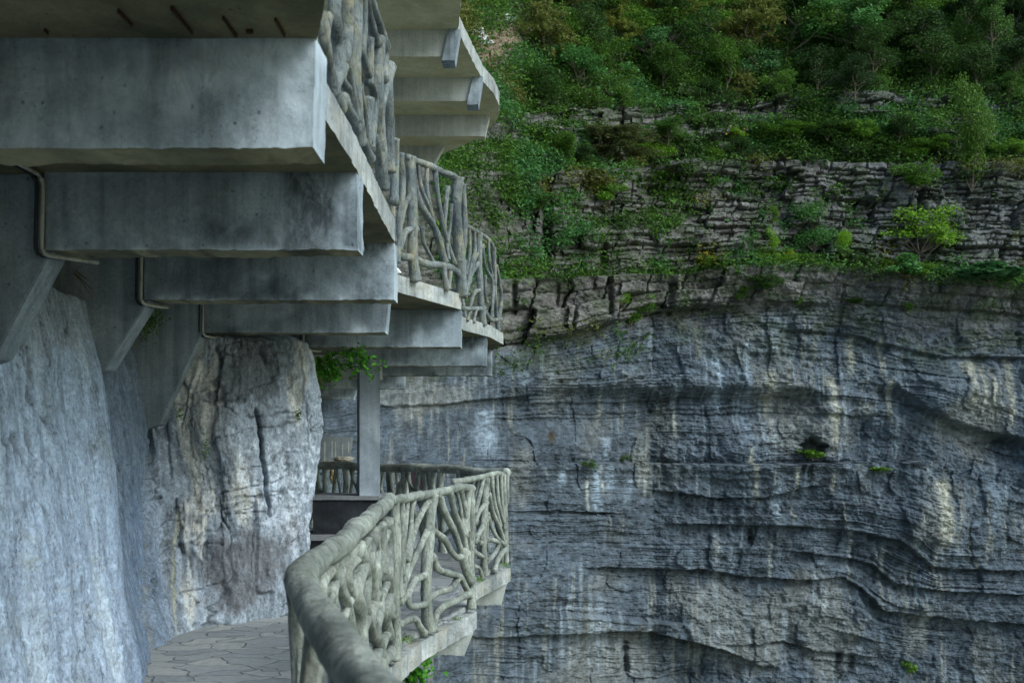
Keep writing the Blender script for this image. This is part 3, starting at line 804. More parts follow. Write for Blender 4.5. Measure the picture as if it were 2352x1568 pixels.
# ------------------------------------------------------------------ deck builder
def deck(name, edge, left, z_top, th, mats, parent, step=.05, top_m=0, rough=.012, seed=0, zf=None):
    """edge: plan polyline (x,y) monotone in y; left: function y->x"""
    E = np.array(edge)
    ys_ = [];
    for i in range(len(E) - 1):
        n = max(2, int(np.linalg.norm(E[i + 1] - E[i]) / step))
        t = np.linspace(0, 1, n, endpoint=False)[:, None]; ys_.append(E[i] * (1 - t) + E[i + 1] * t)
    P = np.vstack(ys_ + [E[-1:]])
    n = len(P); lx = np.array([left(y) for y in P[:, 1]])
    nb = 10; ns = max(5, int(th / .016))
    zt = np.full(n, z_top) if zf is None else np.array([zf(y) for y in P[:, 1]])
    V = []; Fs = []; MI = []; off = 0
    t = np.linspace(0, 1, nb) ** .6
    wob = fbm(P[:, 0] * 9 + P[:, 1] * 9, P[:, 1] * 0, seed, 4) * rough
    for (z, m, fl) in ((zt, top_m, False), (zt - th, 1, True)):
        g = np.zeros((n, nb, 3)); xr = P[:, 0] + (wob if fl is False else wob * 1.4)
        g[..., 0] = lx[:, None] * (1 - t) + xr[:, None] * t; g[..., 1] = P[:, 1][:, None]; g[..., 2] = z[:, None]
        V.append(g.reshape(-1, 3)); f = grid_faces(n, nb) + off
        Fs.append(f if not fl else f[:, ::-1]); Fs[-1] = Fs[-1][:, ::-1]; MI += [m] * len(f); off += n * nb
    # fascia
    g = np.zeros((n, ns, 3)); w = np.linspace(0, 1, ns)
    s_ = np.arange(n) * step
    bulge = fbm(s_[:, None] * 11, w[None, :] * 2.5 + 0 * s_[:, None], seed + 3, 4) * rough * np.sin(w * math.pi)[None, :]
    g[..., 0] = P[:, 0][:, None] + wob[:, None] * (1 + .4 * w) + bulge; g[..., 1] = P[:, 1][:, None] - bulge * .5
    low = np.clip(fbm(s_ * 14, s_ * 0, seed + 7, 4), 0, 1) * .0
    g[..., 2] = zt[:, None] - th * w[None, :]
    V.append(g.reshape(-1, 3)); f = grid_faces(n, ns) + off; Fs.append(f); MI += [2] * len(f)
    me = mesh_from(name, np.vstack(V), np.vstack(Fs), mats, smooth=False, midx=MI)
    bm = bmesh.new(); bm.from_mesh(me); bmesh.ops.remove_doubles(bm, verts=bm.verts, dist=1e-5)
    bmesh.ops.recalc_face_normals(bm, faces=bm.faces); bm.to_mesh(me); bm.free()
    return link(name, me, parent)

# ------------------------------------------------------------------ overhead walkway
UW = empty('cliff_walkway', (-1.5, 3, 2.6), 'weathered grey concrete walkway carried overhead on cross beams from the rock', 'walkway')
SOF = 1.20                       # soffit height over the eye
up_edge = [(2.2, -9), (1.0, -4), (.0, 0), (-.42, 1.9), (-.507, 2.71), (-.588, 3.0), (-.703, 3.62), (-.70, 4.5), (-.725, 6.12), (-.976, 8.2), (-.477, 9.4), (-.58, 10.2), (-.55, 11.2), (-.262, 12.0), (-.11, 12.95), (-.35, 14.2), (-1.3, 16), (-2.4, 19), (-3.8, 24)]  # first points: unseen rear part, widened to block sky light from the beams
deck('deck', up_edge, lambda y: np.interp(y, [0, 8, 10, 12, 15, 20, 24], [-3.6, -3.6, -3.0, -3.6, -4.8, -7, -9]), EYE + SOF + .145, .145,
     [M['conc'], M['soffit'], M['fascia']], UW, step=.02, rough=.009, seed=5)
beams = [  # front y, right x at top/bottom, bottom height over the eye, left x, depth of the beam
    (3.00, -.592, -.597, .868, -3.4, .18), (4.52, -.703, -.703, .848, -2.12, .19), (6.15, -.728, -.728, .845, -2.27, .19),
    (8.15, -1.00, -1.04, .852, -2.56, .19), (9.40, -.480, -.484, .848, -1.95, .2), (11.95, -.30, -.31, .852, -1.88, .2),
    (13.7, -.28, -.28, .845, -2.3, .2), (17.6, -1.9, -1.9, .85, -3.2, .2), (22.0, -3.4, -3.5, .83, -5.6, .2), (1.2, -.36, -.36, .868, -3.2, .18)]
def beam_stain_light(xr, bands, seed):
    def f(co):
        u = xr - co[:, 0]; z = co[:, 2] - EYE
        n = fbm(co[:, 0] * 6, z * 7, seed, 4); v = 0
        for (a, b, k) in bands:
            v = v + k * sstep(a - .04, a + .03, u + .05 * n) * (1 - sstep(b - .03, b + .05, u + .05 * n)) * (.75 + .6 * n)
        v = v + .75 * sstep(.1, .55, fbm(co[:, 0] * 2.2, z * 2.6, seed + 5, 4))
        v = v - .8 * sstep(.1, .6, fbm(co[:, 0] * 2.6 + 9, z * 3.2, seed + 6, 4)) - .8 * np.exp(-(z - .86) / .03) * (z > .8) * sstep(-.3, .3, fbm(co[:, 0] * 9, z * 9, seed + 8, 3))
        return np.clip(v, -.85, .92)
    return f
BST = [[(.0, .16, -.55)], [(.12, .34, 1.0), (0, .10, -.15)], [(.02, .24, .7)], [(0, .16, .15)], [(.0, .12, -.3)], [(.0, .2, .35)], [(.0, .35, .45)], [(0, .15, .6)], [], []]  # first row paints in a beam's sky-lit bright end; dark bands are stains
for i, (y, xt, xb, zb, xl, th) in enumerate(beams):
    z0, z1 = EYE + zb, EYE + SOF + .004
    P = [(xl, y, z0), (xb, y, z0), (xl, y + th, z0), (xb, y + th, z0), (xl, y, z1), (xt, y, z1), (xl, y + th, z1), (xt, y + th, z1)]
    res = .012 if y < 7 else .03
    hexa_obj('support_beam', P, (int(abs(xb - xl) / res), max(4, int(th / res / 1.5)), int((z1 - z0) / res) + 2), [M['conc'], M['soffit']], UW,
             amp=.006, edge=.011 if y < 7 else .008, seed=i * 3 + 1, mats=(0, 1), stain_light=beam_stain_light(xt, BST[i], 300 + i))
# tapering wall brackets: (front y, x at beam bottom, x low, z low)
for (y, xa, xl, zl, th) in [(4.54, -2.10, -2.36, .36, .17), (6.17, -2.25, -2.52, .42, .17), (8.13, -2.53, -2.88, .10, .17), (9.43, -1.93, -2.5, .55, .17), (3.02, -2.2, -2.5, .35, .16)]:
    z1 = EYE + SOF; z0 = EYE + .85
    prof = [(xa, z1), (xa, z0), (xl, EYE + zl), (xl - .9, EYE + zl - .3), (xl - .9, z1)]
    bm = bmesh.new()
    fr = [bm.verts.new((x, y - .002, z)) for x, z in prof]; bk = [bm.verts.new((x, y + th, z)) for x, z in prof]
    bm.faces.new(fr); bm.faces.new(bk[::-1])
    for i in range(5):
        j = (i + 1) % 5; bm.faces.new((fr[i], bk[i], bk[j], fr[j]))
    bmesh.ops.recalc_face_normals(bm, faces=bm.faces)
    bmesh.ops.bevel(bm, geom=[e for e in bm.edges if e.calc_length() > .1], offset=.006, segments=2, affect='EDGES')
    me = bpy.data.meshes.new('wall_bracket'); bm.to_mesh(me); bm.free(); me.materials.append(M['conc'])
    link('wall_bracket', me, UW)
# rusted bar ends showing in the soffit
for (px, py0, py1, w) in [(272, 20, 62, 5), (395, 14, 84, 8), (512, 36, 88, 9), (632, 40, 88, 9), (572, 66, 72, 20), (102, 64, 74, 5)]:
    d0 = SOF * F / (HY - py0); d1 = SOF * F / (HY - py1)
    a = W(px, py0, d0); b = W(px + (py1 - py0) * .25, py1, d1)
    ww = w * d0 / F * .75; b = a + (b - a) * .8
    hexa_obj('rusted_bar', box8(a.x - ww / 2, a.x + ww / 2, min(a.y, b.y), max(a.y, b.y), EYE + SOF - .012, EYE + SOF + .01), (2, 8, 1), [M['rust'], M['rust']], UW, amp=.004, seed=3)

# conduits that loop under each beam
def polyobj(name, pts, r, mat, parent=None, seg=8):
    return tube(pts, r, name, mat, parent, step=.03, seg=seg, flare=0, knob=.05)
CD = empty('conduit', (-2.2, 3, 2.3), 'thin pale conduit pipe bending around the beams of the overhead walkway', 'pipe')
zs = EYE + SOF - .02
for (y, x, xe, zb) in [(4.52, -2.13, -1.99, .842), (6.15, -2.29, -2.22, .84), (8.15, -2.53, -2.47, .845), (9.4, -1.97, -1.86, .84), (11.95, -1.92, -1.84, .84), (13.7, -1.90, -1.90, .80)]:
    f = y - .022
    pts = [(x - .02, y - .75, zs), (x, f - .03, zs), (x + .01, f, zs - .03), (x + .005, f, EYE + zb + .02), (x + .015, f + .01, EYE + zb - .02), (xe, y + .12, EYE + zb - .022), (xe + .01, y + .24, EYE + zb - .01)]
    # sharp bends: double the corner points
    q = []
    for k, p in enumerate(pts):
        p = np.array(p)
        if 0 < k < len(pts) - 1:
            a = np.array(pts[k - 1]); b = np.array(pts[k + 1])
            q += [p + (a - p) / max(np.linalg.norm(a - p), .03) * .015, p + (b - p) / max(np.linalg.norm(b - p), .03) * .015]
        else: q.append(p)
    polyobj('pipe_run', q, .0095, M['pipe'], CD)
    q2 = [np.array(p) + np.array([-.03, .004, 0]) for p in q[:-2]]
    polyobj('cable', q2, .008, M['cable'], CD)

# ------------------------------------------------------------------ roof slab higher up
RS = empty('roof_slab', (-2, 14, 7), 'pale concrete roof slab with deep ribs jutting out high over the walkway', 'roof')
RZ = 5.55
rs_edge = [(-.55, 9.5), (-.64, 12.65), (-.74, 13.6), (-.60, 14.6), (-.45, 15.55), (-.30, 16.1), (-.21, 16.7), (-.24, 17.3), (-.36, 17.8), (-.60, 18.4), (-.90, 18.95), (-1.4, 19.6), (-2.6, 20.6)]
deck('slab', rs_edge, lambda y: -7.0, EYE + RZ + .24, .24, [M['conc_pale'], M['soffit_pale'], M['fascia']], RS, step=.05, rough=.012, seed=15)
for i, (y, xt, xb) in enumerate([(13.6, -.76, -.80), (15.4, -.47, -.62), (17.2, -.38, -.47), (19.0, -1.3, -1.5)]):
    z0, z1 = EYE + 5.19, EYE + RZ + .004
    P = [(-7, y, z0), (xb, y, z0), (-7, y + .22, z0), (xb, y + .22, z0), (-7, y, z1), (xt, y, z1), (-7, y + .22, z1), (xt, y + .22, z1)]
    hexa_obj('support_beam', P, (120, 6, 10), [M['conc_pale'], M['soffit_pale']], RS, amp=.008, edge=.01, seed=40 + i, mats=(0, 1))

for (y, xe) in [(13.58, -.76), (15.38, -.50)]:
    P = [(xe - .20, y - .03, EYE + 5.12), (xe - .02, y - .03, EYE + 5.12), (xe - .20, y + .26, EYE + 5.12), (xe - .02, y + .26, EYE + 5.12),
         (xe - .10, y - .03, EYE + RZ + .003), (xe + .05, y - .03, EYE + RZ + .003), (xe - .10, y + .26, EYE + RZ + .003), (xe + .05, y + .26, EYE + RZ + .003)]
    hexa_obj('rib_end', P, (6, 6, 12), [M['conc'], M['conc']], RS, amp=.008, seed=47)
# ------------------------------------------------------------------ lower walkway
LW = empty('cliff_walkway', (-1.5, 6, 0), 'paved concrete walkway cantilevered from the rock wall at eye level', 'walkway')
low_edge = [(1.3, -4), (.72, -1.2), (.36, 0), (-.62, 2.9), (-.80, 6.44), (-.66, 7.35), (-.30, 8.6), (-.50, 9.0), (-.378, 10.05), (-.02, 11.42), (-.9, 12.6), (-1.83, 13.65), (-3.0, 14.6), (-4.6, 15.6)]
deck('deck', low_edge, lambda y: -4.8 if y > 9 else -3.6, -.055, .15, [M['fascia'], M['conc'], M['fascia']], LW, step=.03, rough=.014, seed=25)
deck('paving', [(x - .07, y) for x, y in low_edge], lambda y: -4.8 if y > 9 else -3.6, 0, .05, [M['paving'], M['paving'], M['paving']], LW, step=.05, rough=.02, seed=28)
for i, (y, xt, xb, zb) in enumerate([(8.32, -.33, -.40, -.37), (11.2, -.055, -.12, -.44), (5.6, -.78, -.85, -.4), (2.7, -.62, -.7, -.4), (13.4, -1.7, -1.8, -.4)]):
    P = [(-3, y, zb), (xb, y, zb), (-3, y + .22, zb), (xb, y + .22, zb), (-3, y, -.2), (xt, y, -.2), (-3, y + .22, -.2), (xt, y + .22, -.2)]
    hexa_obj('support_beam', P, (90, 8, 12), [M['conc_pale'], M['conc_pale']], LW, amp=.006, edge=.01, seed=60 + i, mats=(0, 1))

# ------------------------------------------------------------------ railings
GR = 'railings cast like tree branches'
up_path = lambda a, b: up_edge[a:b]
z = 2.583
railing('gnarled pale green-grey branch railing panel in front of the black plinth', [(-.79, 6.40), (-.65, 7.35), (-.32, 8.62)], Z6, z,
  [([(680, 395), (740, 385), (850, 365), (960, 348), (1080, 325), (1170, 302), (1240, 310)], 27)],
  [([(738, 390), (748, 700), (742, 1000), (748, 1250), (742, 1420)], 30), ([(978, 350), (962, 620), (945, 850), (945, 1050), (960, 1235)], 33),
   ([(1228, 310), (1236, 520), (1230, 760), (1238, 950), (1236, 1085)], 24)],
  [([(785, 380), (792, 600), (778, 800), (775, 1000)], 17), ([(826, 370), (805, 620), (798, 760), (790, 900)], 15), ([(870, 370), (850, 450), (840, 600), (815, 760)], 17),
   ([(950, 405), (890, 520), (850, 650), (820, 800), (782, 985)], 20), ([(945, 600), (880, 740), (830, 850), (788, 945)], 19),
   ([(940, 870), (870, 905), (830, 985), (780, 1030)], 22), ([(825, 1010), (838, 1070), (935, 1058)], 19), ([(775, 1185), (868, 1150), (900, 1195), (925, 1240)], 20),
   ([(1018, 360), (1068, 480), (1120, 580), (1180, 740)], 21), ([(985, 585), (1060, 640), (1110, 720), (1150, 755), (1195, 738)], 20),
   ([(1100, 345), (1130, 470), (1180, 600), (1208, 750)], 18), ([(1168, 335), (1195, 440), (1204, 570)], 17), ([(1215, 340), (1208, 450), (1188, 600)], 20), ([(1140, 340), (1165, 430), (1180, 560)], 12),
   ([(988, 765), (1020, 830), (1100, 862), (1160, 882), (1200, 950), (1222, 990)], 21), ([(1150, 885), (1108, 952), (1030, 982), (970, 1012)], 20),
   ([(1222, 985), (1150, 1030), (1060, 1068), (1010, 1120), (992, 1210)], 22), ([(1182, 735), (1195, 820), (1225, 890)], 26), ([(1206, 740), (1215, 820), (1230, 900)], 20)],
  M['branch'], GR)
railing('pale branch railing panel ending at the outer corner of the lower walkway', [(-.53, 9.0), (-.40, 10.05), (-.07, 11.38)], Z6, z,
  [([(1125, 268), (1200, 258), (1300, 238), (1400, 214), (1445, 228)], 17)],
  [([(1328, 245), (1322, 450), (1310, 640), (1322, 870)], 21), ([(1442, 225), (1455, 500), (1462, 790)], 15)],
  [([(1312, 255), (1285, 370), (1262, 460)], 12), ([(1328, 405), (1280, 470), (1260, 530)], 15), ([(1328, 530), (1290, 590), (1262, 650)], 15), ([(1262, 620), (1290, 660), (1320, 655)], 13),
   ([(1255, 722), (1300, 750), (1330, 768)], 15), ([(1335, 640), (1390, 650), (1412, 672), (1380, 740), (1335, 785)], 14), ([(1368, 250), (1382, 400), (1405, 480), (1420, 545)], 12),
   ([(1398, 240), (1412, 400), (1440, 520)], 11), ([(1348, 360), (1380, 480), (1415, 560), (1448, 660)], 14), ([(1342, 480), (1370, 570), (1412, 640), (1448, 670)], 12),
   ([(1452, 705), (1405, 770), (1385, 838)], 15), ([(1262, 815), (1290, 830), (1305, 885)], 11), ([(1425, 235), (1435, 400), (1450, 560)], 11), ([(1345, 700), (1335, 620), (1340, 500)], 10)],
  M['branch'], GR)
# the run that comes towards the camera: seen almost end-on
def run_rail(label, path, zr, z_floor, mat, spacing, r_rail, seed, branchiness=2, r_post=.05, lean=.25, step=.02, seg=14):
    random.seed(seed)
    root = empty('branch_railing', (path[0][0], path[0][1], z_floor), label, 'railing', GR)
    P = [np.array([x, y, zr + random.uniform(-.012, .012)]) for x, y in path]
    P2 = [P[0]]
    for a, b in zip(P[:-1], P[1:]):
        n = max(1, int(np.linalg.norm(b - a) / .35))
        for k in range(1, n + 1):
            q = a + (b - a) * k / n; q = q + np.array([random.uniform(-.02, .02), 0, random.uniform(-.015, .015)]) * (k < n); P2.append(q)
    tube(P2, r_rail, 'handrail', mat, root, step=step, seg=max(seg, 26), flare=0, knob=.13)
    L = 0; acc = []
    for a, b in zip(path[:-1], path[1:]):
        a = np.array(a); b = np.array(b); acc.append((L, a, b, np.linalg.norm(b - a))); L += np.linalg.norm(b - a)
    def at(s, z):
        s = min(max(s, 0), L - 1e-6)
        for (l0, a, b, ll) in acc:
            if s <= l0 + ll:
                q = a + (b - a) * (s - l0) / ll; return np.array([q[0], q[1], z])
    H = zr - z_floor
    s = spacing * .2
    while s < L:
        pts = [at(s + random.uniform(-.03, .03), z_floor + H * k) + np.array([random.uniform(-.02, .02), random.uniform(-.02, .02), 0]) for k in (0, .25, .5, .75, 1)]
        tube(pts, r_post * random.uniform(.85, 1.15), 'post', mat, root, step=step, seg=seg, flare=.3)
        for k in range(branchiness):
            sg = random.choice((-1, 1)); z0 = z_floor + H * random.uniform(.0, .55); z1 = zr if random.random() < .75 else z0 + H * .3
            s1 = s + sg * spacing * random.uniform(.35, 1.0)
            m = [at(s, z0), at(s + (s1 - s) * random.uniform(.3, .7), z0 + (z1 - z0) * random.uniform(.25, .5)), at(s + (s1 - s) * .85, z0 + (z1 - z0) * .75), at(s1, z1)]
            tube(m, r_post * random.uniform(.45, .75), 'branch', mat, root, step=step, seg=seg, flare=.4)
        s += spacing * random.uniform(.85, 1.15)
    return root
ZR = EYE - .405
L0 = railing('pale branch railing run leading from the foreground bend to the paved platform', [(-.64, 2.95), (-.70, 4.6), (-.785, 6.36)], Z6, z,
  [], [([(730, 470), (715, 700), (722, 900), (712, 1150)], 20), ([(690, 520), (700, 680), (690, 850), (700, 1000), (672, 1110), (692, 1260)], 26), ([(592, 630), (572, 760), (590, 900), (602, 1050), (582, 1150), (640, 1330), (655, 1480)], 30),
   ([(488, 700), (518, 790), (492, 900), (474, 990), (508, 1110), (520, 1340), (530, 1600)], 40), ([(325, 800), (350, 900), (332, 1000), (340, 1110), (362, 1270), (370, 1700)], 32)],
  [([(405, 750), (372, 870), (392, 960), (432, 1060), (468, 1280), (480, 1500)], 27), ([(462, 715), (440, 800), (432, 900), (480, 1010)], 25), ([(642, 590), (640, 750), (622, 900), (640, 1050), (604, 1250)], 26),
   ([(560, 660), (556, 800), (560, 900), (556, 1080), (602, 1260)], 20), ([(545, 670), (505, 745), (440, 830)], 22), ([(702, 560), (655, 690), (606, 810)], 20), ([(732, 540), (705, 690), (650, 840)], 20),
   ([(755, 1290), (705, 1380), (640, 1440)], 26), ([(690, 1240), (650, 1330), (600, 1430)], 24), ([(620, 1000), (575, 1120), (525, 1240)], 22), ([(440, 1050), (400, 1180), (365, 1300)], 22), ([(610, 600), (625, 720), (600, 860)], 20), ([(300, 850), (260, 960), (285, 1120), (310, 1300)], 30),
   ([(660, 560), (672, 700), (655, 880)], 16), ([(705, 900), (660, 1000), (632, 1100)], 18)],
  M['branch'], GR, seg=20, fat=1.45, zmin=-.07)
tube([(-.62, 2.9, EYE - .405), (-.632, 3.3, EYE - .398), (-.655, 3.8, EYE - .412), (-.672, 4.3, EYE - .40), (-.70, 4.8, EYE - .41), (-.725, 5.3, EYE - .40), (-.755, 5.8, EYE - .405), (-.79, 6.40, EYE - .40)], .043, 'handrail', M['branch'], L0, step=.012, seg=28, flare=0, knob=.17, seed=21)
run_rail('thick log-like foreground railing bending out of the bottom of the frame', [(.34, .05), (.02, .85), (-.26, 1.70), (-.46, 2.35), (-.59, 2.80), (-.625, 2.95)], ZR - .01, -.06, M['branch'], .55, .043, 33, 1, .032, step=.010, seg=26)
run_rail('dark shaded branch railing on the far side of the platform behind the column', [(-.06, 11.45), (-.93, 12.65), (-1.83, 13.65), (-3.4, 14.9)], ZR, -.06, M['branch'], .42, .055, 45, 4, .042, step=.04, seg=9)
# overhead rails
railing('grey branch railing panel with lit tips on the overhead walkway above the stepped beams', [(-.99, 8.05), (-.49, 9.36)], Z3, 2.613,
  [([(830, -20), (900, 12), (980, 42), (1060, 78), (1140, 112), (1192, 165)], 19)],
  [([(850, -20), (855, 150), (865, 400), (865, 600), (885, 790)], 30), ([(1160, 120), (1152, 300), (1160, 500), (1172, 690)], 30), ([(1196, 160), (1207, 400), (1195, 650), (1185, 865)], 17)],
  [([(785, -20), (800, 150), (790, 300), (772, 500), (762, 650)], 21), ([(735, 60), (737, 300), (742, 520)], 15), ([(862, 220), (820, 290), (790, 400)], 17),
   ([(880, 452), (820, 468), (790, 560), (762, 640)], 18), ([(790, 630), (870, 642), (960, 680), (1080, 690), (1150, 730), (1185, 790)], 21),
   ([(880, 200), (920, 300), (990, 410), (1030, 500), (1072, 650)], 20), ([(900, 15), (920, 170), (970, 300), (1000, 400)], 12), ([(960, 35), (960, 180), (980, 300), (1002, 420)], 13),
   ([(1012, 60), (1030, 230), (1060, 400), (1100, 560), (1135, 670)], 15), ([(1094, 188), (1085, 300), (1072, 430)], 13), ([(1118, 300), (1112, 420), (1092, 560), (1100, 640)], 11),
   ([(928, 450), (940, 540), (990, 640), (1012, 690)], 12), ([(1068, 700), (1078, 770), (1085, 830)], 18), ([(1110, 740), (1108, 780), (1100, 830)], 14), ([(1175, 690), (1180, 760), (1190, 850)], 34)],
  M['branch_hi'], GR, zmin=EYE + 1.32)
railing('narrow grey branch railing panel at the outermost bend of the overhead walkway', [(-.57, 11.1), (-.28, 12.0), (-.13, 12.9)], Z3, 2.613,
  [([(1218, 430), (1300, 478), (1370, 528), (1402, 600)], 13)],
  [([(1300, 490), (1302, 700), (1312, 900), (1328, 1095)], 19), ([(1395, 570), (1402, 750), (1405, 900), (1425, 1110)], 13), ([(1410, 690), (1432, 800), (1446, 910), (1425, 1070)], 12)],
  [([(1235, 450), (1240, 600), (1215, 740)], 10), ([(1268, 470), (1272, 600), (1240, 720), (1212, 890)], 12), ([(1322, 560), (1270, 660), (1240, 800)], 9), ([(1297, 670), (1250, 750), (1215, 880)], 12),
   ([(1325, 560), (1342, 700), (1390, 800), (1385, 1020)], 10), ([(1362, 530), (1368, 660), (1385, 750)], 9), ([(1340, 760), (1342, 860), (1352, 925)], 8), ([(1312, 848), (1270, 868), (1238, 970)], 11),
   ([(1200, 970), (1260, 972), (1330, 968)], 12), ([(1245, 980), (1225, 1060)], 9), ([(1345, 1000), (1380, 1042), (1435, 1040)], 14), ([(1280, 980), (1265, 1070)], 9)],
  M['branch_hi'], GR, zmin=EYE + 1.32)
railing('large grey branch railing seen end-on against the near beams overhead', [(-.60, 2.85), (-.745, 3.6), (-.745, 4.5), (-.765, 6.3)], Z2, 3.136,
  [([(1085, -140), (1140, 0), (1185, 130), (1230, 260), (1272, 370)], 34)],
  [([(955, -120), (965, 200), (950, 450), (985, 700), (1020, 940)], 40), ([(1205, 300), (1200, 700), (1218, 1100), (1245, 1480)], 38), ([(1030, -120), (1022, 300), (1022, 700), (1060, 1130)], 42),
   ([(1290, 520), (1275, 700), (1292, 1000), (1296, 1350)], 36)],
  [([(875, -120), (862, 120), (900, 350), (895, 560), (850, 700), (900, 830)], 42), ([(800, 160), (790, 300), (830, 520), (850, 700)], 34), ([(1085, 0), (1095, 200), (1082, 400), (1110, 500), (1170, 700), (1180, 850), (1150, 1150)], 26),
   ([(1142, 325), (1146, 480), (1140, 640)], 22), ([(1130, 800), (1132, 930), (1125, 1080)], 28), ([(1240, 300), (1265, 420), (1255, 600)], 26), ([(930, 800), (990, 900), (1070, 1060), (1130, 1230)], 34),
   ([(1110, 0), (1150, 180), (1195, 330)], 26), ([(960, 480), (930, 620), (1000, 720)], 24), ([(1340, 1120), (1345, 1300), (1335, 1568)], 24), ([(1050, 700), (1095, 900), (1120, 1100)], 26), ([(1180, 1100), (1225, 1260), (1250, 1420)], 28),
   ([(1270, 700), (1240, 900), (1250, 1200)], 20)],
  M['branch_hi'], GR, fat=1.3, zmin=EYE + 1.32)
run_rail('dark inner branch railing glimpsed behind the overhead panel', [(-1.5, 13.6), (-.9, 13.4), (-.6, 13.0)], EYE + 1.94, EYE + 1.345, M['branch_hi'], .22, .05, 57, 1, .02, step=.05, seg=8)

# ------------------------------------------------------------------ column on its plinth
CO = empty('column', (-1.76, 12, .3), 'blue-grey square concrete column on a black plinth propping the overhead walkway', 'column')
def rot_box(name, cx, cy, w, dth, z0, z1, ang, mat, parent, amp=.003, n=(10, 10, 30), wt=None):
    ca, sa = math.cos(ang), math.sin(ang); P = []
    for zz_ in (z0, z1):
        for yy in (-dth / 2, dth / 2):
            for xx in (-w / 2, w / 2):
                P.append((cx + xx * ca - yy * sa, cy + xx * sa + yy * ca, zz_))
    return hexa_obj(name, P, n, [mat, mat], parent, amp=amp, seed=int(cx * 10) % 50)
a_ = math.radians(16)
rot_box('shaft', -1.745, 12.1, .245, .245, W(0, 1140, 12).z, EYE + .87, a_, M['column'], CO, n=(10, 10, 60))
pz1 = W(0, 1146, 12).z; pz0 = W(0, 1224, 12).z
rot_box('plinth', -1.99, 12.22, .76, .70, pz0, pz1, math.radians(-1), M['black'], CO)
rot_box('capstone', -1.98, 12.22, .82, .76, pz1 + .002, pz1 + .045, math.radians(-1), M['capstone'], CO, n=(14, 14, 3))
rot_box('base_slab', -2.0, 12.2, 1.0, .96, pz0 - .06, pz0 - .002, math.radians(-1), M['capstone'], CO, n=(14, 14, 3))
rot_box('stone_base', -2.05, 12.2, .9, .86, 0.002, pz0 - .062, math.radians(-1), M['blackvein'], CO)
# head beam from the rock to the column
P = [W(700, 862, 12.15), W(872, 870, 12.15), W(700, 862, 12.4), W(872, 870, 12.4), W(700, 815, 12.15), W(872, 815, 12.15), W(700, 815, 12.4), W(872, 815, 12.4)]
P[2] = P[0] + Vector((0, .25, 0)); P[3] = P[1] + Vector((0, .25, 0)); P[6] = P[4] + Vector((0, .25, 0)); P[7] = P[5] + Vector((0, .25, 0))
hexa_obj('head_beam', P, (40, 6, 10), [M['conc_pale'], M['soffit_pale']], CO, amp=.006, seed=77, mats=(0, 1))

# stained wall behind the platform
P = [W(700, 1075, 19), W(800, 1075, 19), W(700, 1075, 19.4), W(800, 1075, 19.4), W(700, 998, 19), W(812, 1004, 19), W(700, 998, 19.4), W(812, 1004, 19.4)]
o = hexa_obj('retaining_wall', P, (20, 4, 14), [M['stained'], M['stained']], None, amp=.0, seed=80)
tag(o, 'smooth grey cement retaining wall with white drips behind the platform rail', 'wall')
for (x, y0, y1, w) in [(745, 1015, 1060, 3), (762, 1012, 1050, 2.5), (770, 1015, 1048, 2), (800, 1015, 1040, 2.5), (786, 1020, 1046, 2)]:
    a = W(x, y0, 18.97); b = W(x + 1, y1, 18.97); q = w * 19 / F
    hexa_obj('white_drip', box8(a.x - q / 2, a.x + q / 2, 19 - .003, 19.02, b.z, a.z), (2, 2, 10), [M['conc_pale']] * 2, o, amp=.0, seed=int(x))

# notice board with an orange post behind the far rail
def simple(name, col, rough=.6):
    m, nt, b = new_mat(name)
    nt.links.new(ramp(nt, noise_t(nt, coords(nt), 14), [(.3, tuple(c * .75 for c in col)), (.7, tuple(min(1, c * 1.2) for c in col))]), b.inputs["Base Color"])
    b.inputs["Roughness"].default_value = rough; return m
NB = empty('notice_board', W(960, 1135, 14.2), 'small dark red board with an orange edge behind the far rail', 'sign')
hexa_obj('panel', box8(*[W(944, 0, 14.2).x, W(970, 0, 14.2).x], 14.2, 14.23, W(0, 1125, 14.2).z, W(0, 1078, 14.2).z), (3, 1, 5), [simple('dark_red_paint', (.045, .03, .04))] * 2, NB, amp=.001)
hexa_obj('edge_post', box8(W(974, 0, 14.2).x, W(979, 0, 14.2).x, 14.19, 14.23, W(0, 1135, 14.2).z, W(0, 1078, 14.2).z), (1, 1, 5), [simple('orange_paint', (.65, .17, .02))] * 2, NB, amp=.001)
# ochre boulders behind the rail at the rock
def boulder(p, r, seed, mat, name, label):
    bm = bmesh.new(); bmesh.ops.create_icosphere(bm, subdivisions=4, radius=1)
    for v in bm.verts:
        n = noise.fractal(v.co * 1.4 + Vector((seed, 0, 0)), .8, 2.2, 5)
        v.co = Vector((v.co.x * r[0], v.co.y * r[1], v.co.z * r[2])) * (1 + .35 * n)
    me = bpy.data.meshes.new(name); bm.to_mesh(me); bm.free(); me.materials.append(mat)
    o = link(name, me); o.location = p; return tag(o, label, 'rock')
boulder(W(766, 1092, 16.5), (.07, .1, .12), 3, simple('ochre_stone', (.26, .20, .10), .9), 'boulder', 'ochre boulder between the far rail branches left of the column')
boulder(W(760, 1064, 17.5), (.2, .15, .04), 8, simple('ochre_ledge_stone', (.28, .23, .14), .9), 'boulder', 'flat ochre stone slab on top of the far rail line')
boulder(W(790, 1054, 17.6), (.18, .15, .05), 12, simple('pale_log_stone', (.38, .35, .3), .9), 'boulder', 'small pale flat stone under the cement wall beside the column')
